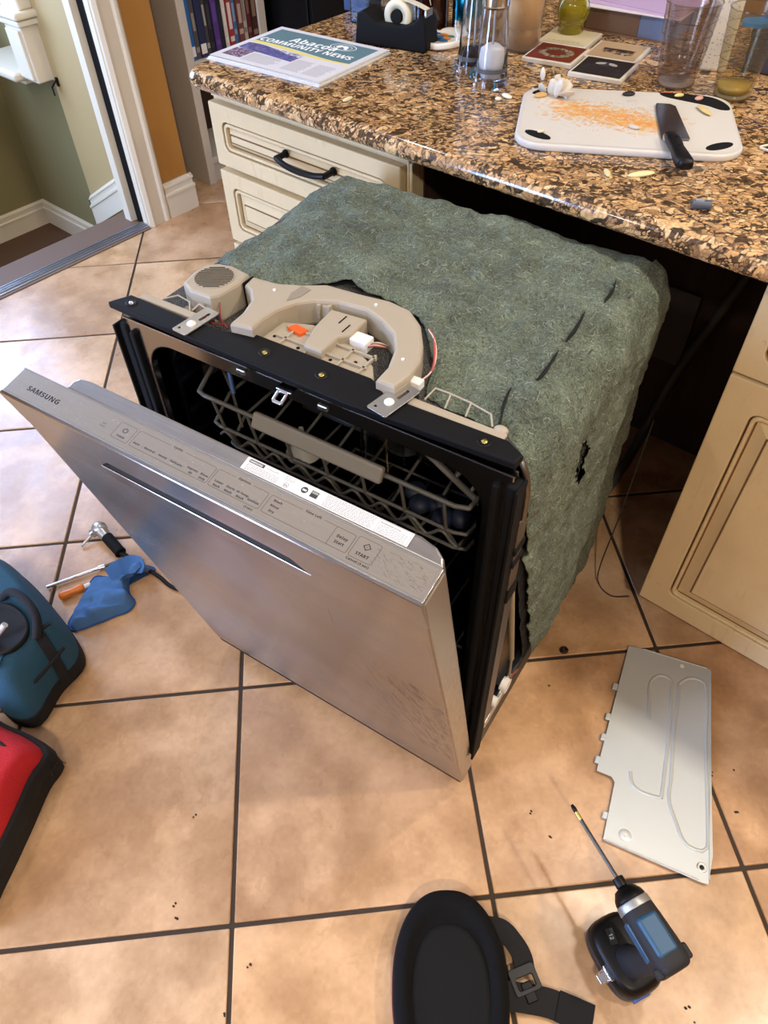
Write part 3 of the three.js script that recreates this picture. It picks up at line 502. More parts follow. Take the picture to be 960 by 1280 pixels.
// --- top trim, brackets, latch, screws
{
  const trimPts = [[-0.315, 0.010], [-0.18, 0.014], [-0.09, 0.0155], [0.087, 0.018], [0.16, 0.013], [0.30, 0.006], [0.302, -0.010], [0.278, -0.023], [0.153, -0.019], [0.116, -0.020], [0.104, -0.030], [0.088, -0.037], [-0.06, -0.036], [-0.100, -0.036], [-0.113, -0.028], [-0.134, -0.019], [-0.197, -0.016], [-0.300, -0.0195]];
  lab(M('top_trim', slab(trimPts, 0.856, 0.867, 0.0025), phys(0x0e0e0e, 0.6, 0, { specularIntensity: 0.35 }), dw), 'black plastic trim along the top edge');
  M('under_trim', [box(0.59, 0.012, 0.012, 0, 0.851, -0.014, 0.002)], m.black, dw);
  for (const [x, z] of [[-0.284, -0.004], [-0.055, -0.010], [0.033, -0.010], [0.256, -0.007]]) { const s = M('screw', [lathe([[0, 0.0015], [0.003, 0.0013], [0.0038, 0]], 16).translate(x, 0.8672, z)], x > -0.2 ? m.brass : m.zinc, dw); M('screw_recess', lathe([[0.0042, 0.0006], [0.0078, 0.0014], [0.0085, 0]], 20).translate(x, 0.867, z), m.black, s); }
  for (const [x, x2, w, yawB] of [[-0.174, 0, 0.026, 0.2], [0.134, 0, 0.030, 0.10]]) {
    const b = part('mounting_bracket', dw); b.position.set(x, 0.8685, -0.014); b.rotation.y = -0.28 + yawB;
    const s = rrect(w, 0.062, 0.003); s.holes.push(rrect(0.0045, 0.020, 0.002, 0.003, 0.013)); s.holes.push(rrect(0.004, 0.004, 0.002, -w * 0.25, -0.023));
    M('plate', extrude(s, 0.0018, 0.0004).rotateX(-Math.PI / 2), m.zinc, b);
    M('screw', lathe([[0, 0.0035], [0.004, 0.003], [0.006, 0.001], [0.0062, 0]], 18).translate(0, 0.0018, 0.008), m.white, b);
    M('tab', box(w * 0.8, 0.012, 0.0018, 0, -0.005, -0.031), m.zinc, b);
  }
  const l = part('latch', dw); l.position.set(-0.002, 0.846, 0.012);
  M('latch_plate', box(0.024, 0.003, 0.014, 0, 0.004, 0.005, 0.001), m.chrome, l);
  { const s = rrect(0.017, 0.02, 0.004); s.holes.push(rrect(0.009, 0.011, 0.002)); M('strike_loop', extrude(s, 0.004, 0.001).rotateX(-1.15).translate(0, -0.002, 0.018), m.chrome, l); }
  for (const x of [-0.075, 0.055]) M('seal_clip', box(0.015, 0.008, 0.006, x, 0.847, x < 0 ? 0.0165 : 0.020, 0.002), m.zinc, dw);
  for (const s of [[-0.289, -0.180, -0.027], [0.148, 0.272, -0.0265]]) M('beige_strip', box(s[1] - s[0], 0.014, 0.013, (s[0] + s[1]) / 2, 0.859, s[2], 0.002), m.beige, dw);
  for (const w of [[[0.163, 0.866, -0.036], [0.167, 0.872, -0.054], [0.186, 0.872, -0.054], [0.214, 0.872, -0.052], [0.243, 0.870, -0.048], [0.252, 0.866, -0.034]], [[-0.255, 0.866, -0.034], [-0.24, 0.868, -0.050], [-0.215, 0.868, -0.046], [-0.205, 0.864, -0.034]], [[-0.20, 0.866, -0.034], [-0.197, 0.87, -0.046], [-0.182, 0.87, -0.043], [-0.183, 0.865, -0.034]]]) M('wire_guard', polywire(w, 0.0012), m.beige, dw);
  for (const x of [0.188, 0.215]) M('guard_strut', rod([x, 0.872, -0.053], [x + 0.003, 0.866, -0.034], 0.0012, 6), m.beige, dw);
  M('corner_clip', mv(new THREE.SphereGeometry(0.007, 12, 8).scale(1.3, 0.7, 1), 0.262, 0.864, -0.036), m.beige, dw);
}
// --- drying fan and duct on the tub's roof
{
  const v = part('vent_housing', dw);
  const vp = [[-0.236, -0.060], [-0.243, -0.090], [-0.241, -0.112], [-0.228, -0.125], [-0.206, -0.130], [-0.172, -0.124], [-0.168, -0.100], [-0.172, -0.064], [-0.180, -0.052], [-0.216, -0.051]];
  M('housing', slab(vp, 0.842, 0.884, 0.004), m.beige, v);
  M('grille_disc', cyl(0.0285, 0.0285, 0.001, 40, -0.207, 0.8842, -0.092), m.beige, v);
  for (let k = -6; k <= 6; k++) { const d = k * 0.0041, h = Math.sqrt(0.027 ** 2 - d ** 2); const a = 0.55; const o = M('grille_slot', box(2 * h, 0.0012, 0.0014), m.blackMatt, v); o.position.set(-0.207 + d * Math.sin(a), 0.8848, -0.092 + d * Math.cos(a)); o.rotation.y = a; }
  M('clip', [box(0.012, 0.018, 0.004, -0.236, 0.862, -0.070, 0.001), box(0.014, 0.01, 0.008, -0.222, 0.85, -0.048, 0.001), box(0.01, 0.012, 0.01, -0.196, 0.85, -0.046, 0.001)], m.beigeDark, v);
  const outer = [[-0.167, -0.126], [-0.126, -0.130], [-0.097, -0.143], [-0.066, -0.162], [-0.013, -0.166], [0.029, -0.172], [0.064, -0.167], [0.093, -0.145], [0.118, -0.109], [0.131, -0.081], [0.135, -0.050], [0.130, -0.022]];
  const inner = [[0.104, -0.022], [0.103, -0.050], [0.091, -0.085], [0.072, -0.111], [0.042, -0.129], [0.013, -0.139], [-0.027, -0.135], [-0.057, -0.121], [-0.075, -0.104], [-0.087, -0.078], [-0.090, -0.050], [-0.088, -0.028]];
  const arm = [[-0.120, -0.022], [-0.122, -0.050], [-0.131, -0.078], [-0.148, -0.096], [-0.163, -0.103]];
  const d = lab(M('air_duct', slab([...outer, ...inner, ...arm], 0.843, 0.881, 0.004), m.beige, dw), 'curved beige plastic air duct');
  M('branch_groove', slab([[-0.086, -0.140], [-0.070, -0.138], [-0.072, -0.116], [-0.082, -0.100], [-0.088, -0.118]].map(([x, z]) => [x - 0.006, z]), 0.8805, 0.8818, 0), m.beigeDark, d);
  M('duct_clip', [box(0.016, 0.018, 0.006, -0.045, 0.865, -0.127, 0.001), box(0.005, 0.022, 0.009, -0.052, 0.865, -0.124, 0.001), box(0.005, 0.022, 0.009, -0.038, 0.865, -0.127, 0.001)], m.beige, d);
  M('duct_boss', [[0.02, -0.152], [-0.118, -0.112], [0.112, -0.07]].map(([x, z]) => cyl(0.0022, 0.0022, 0.002, 10, x, 0.882, z)), m.white, d);
  M('seam', box(0.0022, 0.038, 0.022, -0.1665, 0.862, -0.115), m.blackMatt, dw);
  const p = part('cover_plate', dw);
  M('plate', slab([[-0.086, -0.040], [-0.083, -0.082], [-0.045, -0.098], [0.010, -0.094], [0.072, -0.064], [0.088, -0.042], [0.088, -0.034], [-0.086, -0.034]], 0.843, 0.861, 0.002), m.beige, p);
  for (const x of [-0.055, -0.015, 0.035, 0.066]) M('rib', box(0.003, 0.004, 0.045, x, 0.8625, -0.058), m.beige, p);
  for (const z of [-0.075, -0.052]) M('rib', box(0.14, 0.004, 0.003, 0.0, 0.8625, z), m.beige, p);
  const bl = M('terminal_cover', slab([[-0.034, -0.126], [0.020, -0.130], [0.022, -0.092], [0.010, -0.078], [0.010, -0.042], [-0.018, -0.042], [-0.030, -0.084]], 0.845, 0.873, 0.003), m.beige, p);
  M('slot', [box(0.0016, 0.001, 0.018, -0.006, 0.8733, -0.112), box(0.0016, 0.001, 0.018, 0.009, 0.8733, -0.098)], m.blackMatt, bl);
  lab(M('warning_sticker', slab([[-0.066, -0.070], [-0.060, -0.082], [-0.038, -0.079], [-0.042, -0.066]], 0.8605, 0.8656, 0), std(0xe05a14, 0.5), p), 'small orange sticker');
  for (const [x, z] of [[-0.072, -0.05], [0.05, -0.058], [0.02, -0.046], [-0.03, -0.045]]) M('plate_hole', cyl(0.0024, 0.0024, 0.001, 12, x, 0.8613, z), m.blackMatt, p);
  const cn = part('connector', dw);
  M('plug', box(0.026, 0.016, 0.020, 0.034, 0.862, -0.096, 0.002), m.white, cn);
  for (let k = 0; k < 4; k++) M('wire', tube([[0.045, 0.862, -0.100 + k * 0.003], [0.056, 0.866, -0.102 + k * 0.003], [0.062, 0.858, -0.112 + k * 0.002], [0.058, 0.848, -0.122]], 0.0011, 16, 5), std(k % 2 ? 0x8d3c34 : 0xc9b9a2, 0.5), cn);
  const c2 = part('connector', dw);
  M('plug', box(0.017, 0.012, 0.013, 0.139, 0.866, -0.056, 0.002), m.white, c2);
  for (const [k, col] of [[0, 0xb84a4a], [1, 0xd9b9a8]]) M('wire', tube([[0.141, 0.866, -0.062], [0.143, 0.866, -0.085], [0.136, 0.872, -0.105 - 0.004 * k], [0.123, 0.882, -0.126], [0.106, 0.880, -0.142]], 0.0013, 30, 5), std(col, 0.5), c2);
  M('wire', tube([[0.14, 0.866, -0.05], [0.134, 0.864, -0.042], [0.12, 0.862, -0.038]], 0.001, 12, 5), m.white, c2);
  M('fan_wire', [tube([[-0.196, 0.862, -0.05], [-0.18, 0.85, -0.043], [-0.158, 0.848, -0.05]], 0.0013, 16, 5), tube([[-0.176, 0.875, -0.064], [-0.165, 0.856, -0.05], [-0.15, 0.85, -0.044]], 0.0012, 16, 5)], std(0x8f2f2f, 0.5), dw);
}
// --- upper rack
{
  const r = part('upper_rack', dw), g = [], W = 0.245, zf = -0.03, zb = -0.45, R = 0.0036;
  const rim = (y, w, f, rr) => g.push(...polywire([[-w, y + 0.012, zb], [-w, y + 0.012, f - 0.06], [-w + 0.016, y, f - 0.004], [-w + 0.03, y, f], [w - 0.03, y, f], [w - 0.012, y, f - 0.006], [w, y + 0.01, f - 0.06], [w, y + 0.012, zb], [-w, y + 0.012, zb]], rr, 8));
  rim(0.716, W, zf, R); rim(0.648, W - 0.005, zf - 0.012, R * 0.8); rim(0.592, W - 0.012, zf - 0.03, R * 0.8);
  for (let x = -0.20; x <= 0.201; x += 0.0665) { g.push(...polywire([[x, 0.716, zf], [x, 0.648, zf - 0.012], [x + 0.012, 0.60, zf - 0.028], [x + 0.01, 0.585, zf - 0.07], [x, 0.60, -0.25], [x, 0.585, zb]], R * 0.75, 6)); }
  for (const s of [-1, 1]) for (let z = -0.1; z > zb; z -= 0.09) g.push(...polywire([[s * W, 0.726, z], [s * (W - 0.005), 0.66, z - 0.008], [s * (W - 0.02), 0.595, z]], R * 0.75, 6));
  M('rack_wires', g, m.rackWire, r);
  const z1 = []; for (let k = 0; k <= 44; k++) z1.push([-0.215 + k * 0.0098, 0.628 + 0.010 * Math.sin(k * 1.25), zf - 0.014]); M('wavy_wire', tube(z1, R * 0.75, 180, 6), m.rackWire, r);
  const grip = M('rack_handle', mv(rt(box(0.222, 0.025, 0.011, 0, 0, 0, 0.004), -0.5), -0.001, 0.722, -0.022), m.rackGrip, r);
  const sh = part('fold_shelf', r), A = V3(0.12, 0.70, -0.115), B = V3(0.222, 0.636, -0.115), C = V3(0.150, 0.737, -0.185), D = V3(0.242, 0.70, -0.185), lp = (u, v) => A.clone().lerp(B, u).lerp(C.clone().lerp(D, u), v).toArray();
  for (const v of [0, 0.33, 0.66, 1]) M('slat', rod(lp(0, v), lp(1, v), v ? 0.0035 : 0.0055, 6), m.rackGrip, sh);
  for (const u of [0.02, 0.25, 0.5, 0.75, 0.98]) M('slat', rod(lp(u, 0), lp(u, 1), 0.0035, 6), m.rackGrip, sh);
  for (const s of [-1, 1]) M('slide_rail', box(0.008, 0.028, 0.42, s * 0.268, 0.705, -0.28, 0.002), m.zinc, dw);
  M('rail_stop', [box(0.008, 0.07, 0.006, -0.212, 0.80, -0.06, 0.002), box(0.007, 0.10, 0.005, -0.20, 0.745, -0.075, 0.002)], std(0x4a5a78, 0.4), dw);
  M('spray_arm', [box(0.42, 0.016, 0.045, 0, 0.55, -0.26, 0.006), cyl(0.03, 0.035, 0.03, 20, 0, 0.555, -0.26)], std(0x3c3c3c, 0.4), dw);
  const lr = part('lower_rack', dw), q = [];
  for (const y of [0.25, 0.36]) q.push(...polywire([[-0.25, y, -0.05], [0.25, y, -0.05], [0.25, y, -0.45], [-0.25, y, -0.45], [-0.25, y, -0.05]], 0.003, 6));
  for (let x = -0.2; x < 0.21; x += 0.05) q.push(...polywire([[x, 0.36, -0.05], [x, 0.25, -0.05], [x, 0.25, -0.45]], 0.0024, 6));
  M('rack_wires', q, m.rackWire, lr);
}
// --- the door, turned down about its lower edge
{
  const d = part('door', dw); d.position.set(0, 0.0437, 0.029); d.rotation.x = THREE.MathUtils.degToRad(12.3);
  // axes here: x right, y up the panel, z outwards; the panel reaches from z = 0 to z = -0.042
  const H = 0.827, W = 0.606;
  const ev = new Evaluator(); ev.attributes = ['position', 'normal', 'uv'];
  const pb = new Brush(uvm(box(W, H, 0.042, 0, H / 2, -0.021, 0.0022)).clone()); pb.updateMatrixWorld();
  const P8 = (x0, x1, t) => { // pocket: a slot with a ramp at its lower lip and slanted ends
    const f = (x, e) => [[x, 0.742, 0.002], [x + e * 0.4, 0.750, -0.022], [x + e, 0.760, -0.022], [x + e * 0.8, 0.763, 0.002]];
    return loft([f(x0, 0.03), f(x1, -0.03)]);
  };
  const cut = new Brush(uvm(P8(-0.182, 0.152))); cut.updateMatrixWorld();
  const body = ev.evaluate(pb, cut, SUBTRACTION);
  lab(raw('outer_panel', uvm(body.geometry.clone()), m.steel, d), 'brushed stainless front with a pocket handle');
  { // dark plastic liner of the pocket and the rolled lip under it
    const f = (x, e) => [[x, 0.7432, -0.0012], [x + e * 0.4, 0.7512, -0.0212], [x + e, 0.7592, -0.0212], [x + e * 0.8, 0.7622, -0.0012]], a = f(-0.181, 0.012), b = f(0.151, -0.012), pos = [], q = (A, B, C, D) => pos.push(...A, ...B, ...C, ...A, ...C, ...D);
    for (let k = 0; k < 3; k++) q(a[k], b[k], b[k + 1], a[k + 1]); q(a[0], a[1], a[2], a[3]); q(b[0], b[3], b[2], b[1]);
    const g = new THREE.BufferGeometry(); g.setAttribute('position', new THREE.Float32BufferAttribute(pos, 3)); g.computeVertexNormals(); M('handle_pocket', g, std(0x0d0a08, 0.55), d);
    M('pocket_lip', [rod([-0.181, 0.7425, -0.0004], [0.151, 0.7425, -0.0004], 0.0013, 8), rod([-0.181, 0.7425, -0.0004], [-0.172, 0.7605, -0.0004], 0.0009, 8)], m.chrome, d);
  }
  const side = canvasTex(256, 2048, (c, w, h) => {
    c.fillStyle = '#b9b2a5'; c.fillRect(0, 0, w, h); const R = rng(8);
    for (let k = 0; k < 900; k++) { const y = h * (0.25 + 0.75 * R()) , x = R() * w, l = 8 + R() * 40; c.strokeStyle = R() < 0.6 ? `rgba(70,62,54,${0.15 + 0.4 * R()})` : `rgba(225,220,212,${0.2 + 0.4 * R()})`; c.lineWidth = 1 + R() * 2.4; c.beginPath(); c.moveTo(x, y); c.lineTo(x + l * 0.8, y - l * (0.5 + R() * 0.8)); c.stroke(); }
  });
  { const g = new THREE.BoxGeometry(0.0012, H - 0.012, 0.038); g.translate(W / 2 + 0.0004, H / 2, -0.021); lab(raw('side_edge', g, phys(0xffffff, 0.36, 1, { map: side }), d), 'scuffed right edge'); }
  const smear = canvasTex(1024, 1024, (c, w, h) => { // scuffs: a mask of their own shape, printed on thin wear marks
    c.clearRect(0, 0, w, h); const R = rng(21);
    for (let k = 0; k < 420; k++) { const x = w * (0.72 + 0.27 * Math.sqrt(R())), y = h * (0.28 + 0.5 * R()), l = 6 + R() * 34; c.strokeStyle = `rgba(60,52,48,${0.08 + 0.3 * R()})`; c.lineWidth = 0.8 + R() * 2; c.beginPath(); c.moveTo(x, y); c.lineTo(x + l * 0.5, y + l); c.stroke(); }
    for (let k = 0; k < 60; k++) { const x = w * R(), y = h * R(), l = 10 + R() * 60; c.strokeStyle = `rgba(60,54,56,${0.05 + 0.2 * R()})`; c.lineWidth = 0.7 + R() * 1.5; c.beginPath(); c.moveTo(x, y); c.lineTo(x + l * (R() - 0.3), y + l); c.stroke(); }
  });
  { const g = new THREE.PlaneGeometry(W - 0.01, 0.70); g.translate(0, 0.37, 0.0004); raw('scuff_marks', g, std(null, 0.6, 0, { map: smear, transparent: true }), d); }
  // control strip along the top edge
  const ctl = canvasTex(2048, 144, (c, w, h) => {
    const sx = w / W, X = (x) => (x + W / 2) * sx, Y = (y) => h - y / 0.042 * h;
    c.fillStyle = '#a49c8e'; c.fillRect(0, 0, w, h); const R = rng(3);
    for (let k = 0; k < 2600; k++) { c.fillStyle = `rgba(${R() < 0.5 ? '120,112,100' : '190,183,170'},0.10)`; c.fillRect(R() * w, R() * h, 20 + R() * 90, 1); }
    for (let k = 0; k < 150; k++) { c.fillStyle = `rgba(235,230,220,${0.25 + 0.6 * R() * R()})`; c.beginPath(); c.arc(R() * w * 0.75, R() * h, 0.6 + R() * 1.8, 0, 7); c.fill(); }
    for (let k = 0; k < 120; k++) { const x = X(0.235 + 0.06 * R()), y = h * (0.15 + 0.7 * R()), l = 4 + R() * 20; c.strokeStyle = `rgba(70,64,56,${0.10 + 0.3 * R()})`; c.lineWidth = 0.8 + R() * 1.6; c.beginPath(); c.moveTo(x, y); c.lineTo(x + l, y + l * (R() - 0.2)); c.stroke(); }
    c.fillStyle = '#24221f'; c.strokeStyle = '#5d574d'; c.lineWidth = 1.6; c.textBaseline = 'middle'; c.textAlign = 'center';
    const T = (s, x, y, px, b = 'bold', col = '#1c1a17') => { c.fillStyle = col; c.font = `${b} ${px + 1}px sans-serif`; c.fillText(s, X(x), Y(y)); };
    const B = (x0, x1, y0, y1) => { c.beginPath(); c.roundRect ? c.roundRect(X(x0), Y(y1), (x1 - x0) * sx, (y1 - y0) / 0.042 * h, 8) : c.rect(X(x0), Y(y1), (x1 - x0) * sx, (y1 - y0) / 0.042 * h); c.stroke(); };
    c.save(); c.translate(X(-0.2455), Y(0.0185)); c.scale(1.06, 1); T('', 0, 0, 10); c.fillStyle = '#1b1a18'; c.font = 'bold 38px sans-serif'; c.fillText('SAMSUNG', 0, 0); c.restore();
    T('Self', -0.141, 0.021, 11, '', '#544e45'); T('Clean', -0.141, 0.0165, 11, '', '#544e45');
    B(-0.122, -0.096, 0.009, 0.034); T('POWER', -0.109, 0.014, 11);
    c.strokeStyle = '#24221f'; c.lineWidth = 3; c.beginPath(); c.arc(X(-0.109), Y(0.0245), 11, -1.05, 4.19); c.stroke(); c.beginPath(); c.moveTo(X(-0.109), Y(0.0245) - 15); c.lineTo(X(-0.109), Y(0.0245) - 3); c.stroke(); c.strokeStyle = '#5d574d'; c.lineWidth = 1.6;
    B(-0.092, 0.025, 0.009, 0.034); c.fillStyle = '#a49c8e'; c.fillRect(X(-0.044), Y(0.037), 0.022 * sx, 20); T('Cycles', -0.033, 0.0345, 14);
    ['Auto', 'Normal', 'Heavy', 'Delicate'].forEach((s, k) => T(s, -0.084 + k * 0.0205, 0.0155, 14)); T('Express', 0.0005, 0.018, 13); T('60', 0.0005, 0.0125, 13); T('Rinse', 0.0175, 0.018, 13); T('Only', 0.0175, 0.0125, 13);
    for (let k = 0; k < 5; k++) T('|', -0.074 + k * 0.0205, 0.0155, 13, '', '#6d675c');
    B(0.028, 0.098, 0.009, 0.034); c.fillStyle = '#a49c8e'; c.fillRect(X(0.052), Y(0.037), 0.024 * sx, 20); T('Options', 0.064, 0.0345, 14);
    [['Lower', 'Rack'], ['Storm', 'Wash'], ['Hi-Temp', 'Wash'], ['Sanitize', '']].forEach(([a, b], k) => { const x = 0.0385 + k * 0.0165; T(a, x, b ? 0.0185 : 0.0155, 13); T(b, x, 0.0125, 13); }); T('(3 sec)', 0.088, 0.0055, 12);
    B(0.102, 0.210, 0.009, 0.034); c.fillStyle = '#a49c8e'; c.fillRect(X(0.142), Y(0.037), 0.028 * sx, 20); T('Time Left', 0.156, 0.0345, 14);
    ['Wash', 'Rinse', 'Dry'].forEach((s, k) => T(s, 0.113, 0.029 - k * 0.0072, 14));
    B(0.186, 0.210, 0.009, 0.034); T('Delay', 0.198, 0.024, 16); T('Start', 0.198, 0.0165, 16);
    B(0.213, 0.240, 0.009, 0.036); T('START', 0.2265, 0.0155, 17); T('Cancel (3 sec)', 0.2265, 0.0055, 13);
    c.save(); c.translate(X(0.2265), Y(0.027)); c.rotate(Math.PI / 4); c.strokeStyle = '#24221f'; c.lineWidth = 2.6; c.strokeRect(-10, -10, 20, 20); c.restore(); c.beginPath(); c.moveTo(X(0.2265) - 3, Y(0.027) + 5); c.lineTo(X(0.2265) + 3, Y(0.027) - 5); c.stroke();
  });
  { // top slab with the print, inside a fine bright rim
    const g = new THREE.PlaneGeometry(W - 0.006, 0.037); g.rotateX(-Math.PI / 2); g.translate(0, H + 0.0006, -0.0212);
    lab(raw('control_panel', g, phys(0xffffff, 0.42, 0.75, { map: ctl }), d), 'grey control strip with printed buttons');
    M('panel_rim', [box(W - 0.004, 0.0012, 0.0014, 0, H + 0.0002, -0.0018), box(W - 0.004, 0.0012, 0.0014, 0, H + 0.0002, -0.0405), box(0.0014, 0.0012, 0.038, W / 2 - 0.0022, H + 0.0002, -0.021)], m.zinc, d);
  }
  // inner liner with rounded shoulders
  const ls = new THREE.Shape(), a = -0.228, b = 0.298, t = H - 0.001, r = 0.022; ls.moveTo(a, 0.03); ls.lineTo(b, 0.03); ls.lineTo(b, t - 0.07); ls.bezierCurveTo(b, t - 0.02, b - 0.02, t, b - 0.06, t); ls.lineTo(a + r, t); ls.quadraticCurveTo(a, t, a, t - r); ls.closePath();
  const ls2 = slab([[a, -0.042], [b + 0.003, -0.042], [b - 0.002, -0.052], [b - 0.014, -0.060], [b - 0.034, -0.064], [a + 0.02, -0.064], [a + 0.006, -0.061], [a, -0.054]], 0.04, H - 0.002, 0.003);
  lab(M('inner_liner', ls2, phys(0xffffff, 0.4, 1, { map: rep(brushTint, 1.3) }), d), 'brushed steel inner door panel');
  const stick = canvasTex(1536, 128, (c, w, h) => {
    c.fillStyle = '#e4e3df'; c.fillRect(0, 0, w, h); c.fillStyle = '#33322f'; const R = rng(14);
    c.fillRect(30, 10, 150, 34); c.fillStyle = '#e4e3df'; c.font = 'bold 26px sans-serif'; c.textBaseline = 'middle'; c.fillText('SAMSUNG', 36, 28, 138); c.fillStyle = '#33322f'; c.font = '20px sans-serif'; c.fillText('DISHWASHER', 196, 28, 180);
    const block = (x, y, ww, n, s) => { for (let k = 0; k < n; k++) { let u = x; while (u < x + ww) { const l = 6 + R() * 22; c.fillRect(u, y + k * s, Math.min(l, x + ww - u), 3.2); u += l + 5; } } };
    block(30, 58, 320, 6, 11); block(390, 12, 90, 4, 11); c.font = 'bold 30px sans-serif'; c.strokeStyle = '#33322f'; c.lineWidth = 3; c.beginPath(); c.arc(432, 92, 22, 0, 7); c.stroke(); c.fillText('UL', 414, 93, 36);
    c.beginPath(); c.arc(590, 60, 30, 0, 7); c.fill(); c.fillStyle = '#e4e3df'; c.fillRect(572, 52, 36, 16); c.fillStyle = '#33322f'; c.fillRect(650, 30, 66, 62); c.fillStyle = '#9a9992'; c.fillRect(656, 36, 54, 20); c.fillStyle = '#33322f';
    block(780, 12, 440, 10, 11); c.lineWidth = 2; c.strokeRect(1250, 6, 270, 116); c.font = 'bold 18px sans-serif'; c.fillText('AutoRelease Drying', 1262, 26, 240); block(1262, 46, 240, 6, 12);
  });
  { const g = new THREE.PlaneGeometry(0.212, 0.0165); g.rotateX(-Math.PI / 2); g.translate(0.152, H - 0.0013, -0.0535); lab(raw('info_label', g, std(null, 0.5, 0, { map: stick }), d), 'white printed information label'); }
  M('bottom_edge', box(W - 0.006, 0.014, 0.0415, 0, -0.006, -0.0202, 0.003), m.black, d);
  { // the top band leans out a little, so it mirrors the floor close under the door
    const q = (x) => [[x, 0.7655, -0.001], [x, 0.7655, 0.0002], [x, H - 0.0012, 0.0034], [x, H - 0.0002, 0.0026], [x, H - 0.0002, -0.001]]; const g = loft([q(-W / 2 + 0.0005), q(W / 2 - 0.0005)]).toNonIndexed(); g.computeVertexNormals();
    M('upper_fascia', g, m.steel, d);
  }
}
{ // what the upper rack holds, dim in the tub
  const at = (x, y, z) => { const q = V3(x, y, z).applyAxisAngle(V3(0, 1, 0), TH); return [q.x + DW[0], q.y, q.z + DW[2]]; };
  const gl = (name, label, x, y, z, r, h, mat) => { const g = thing(name, label, 'glass', at(x, y, z), 0.3, 'glassware in the upper rack'); M('wall', lathe([[r * 0.8, h], [r, 0.004], [r * 0.97, 0], [r * 0.95, 0.004], [r * 0.75, h - 0.004], [0, h - 0.004]], 36), mat, g); M('foot', lathe([[0, h + 0.001], [r * 0.8, h + 0.001], [r * 0.8, h - 0.006], [0, h - 0.006]], 36), mat, g); };
  gl('drinking_glass', 'clear glass upside down in the dark rack below the latch', 0.035, 0.612, -0.135, 0.036, 0.125, phys(0xe8e8e4, 0.06, 0, { transmission: 1, thickness: 0 }));
  gl('drinking_glass', 'clear glass upside down in the dark rack beside the fold down shelf', 0.095, 0.612, -0.20, 0.034, 0.11, phys(0xe8e8e4, 0.06, 0, { transmission: 1, thickness: 0 }));
  const b = thing('rack_bowl', 'dark blue lumpy silicone piece low in the upper rack', 'bowl', at(0.155, 0.611, -0.095)); for (let k = 0; k < 5; k++) M('lobe', mv(new THREE.SphereGeometry(0.017, 14, 10).scale(1, 0.8, 1), -0.04 + k * 0.021, 0.014, (k % 2) * 0.016), std(0x121a2e, 0.6), b);
  const u = thing('measuring_funnel', 'small grey white funnel leaning low in the upper rack behind the handle', 'funnel', at(-0.085, 0.613, -0.09)); M('cone', lathe([[0.004, 0.052], [0.006, 0.034], [0.028, 0.002], [0.03, 0], [0.026, 0.002], [0.005, 0.034]], 28), std(0xa8a49a, 0.5), u); M('collar', cyl(0.0065, 0.0065, 0.006, 20, 0, 0.034, 0), std(0x8d8a82, 0.5), u);
}

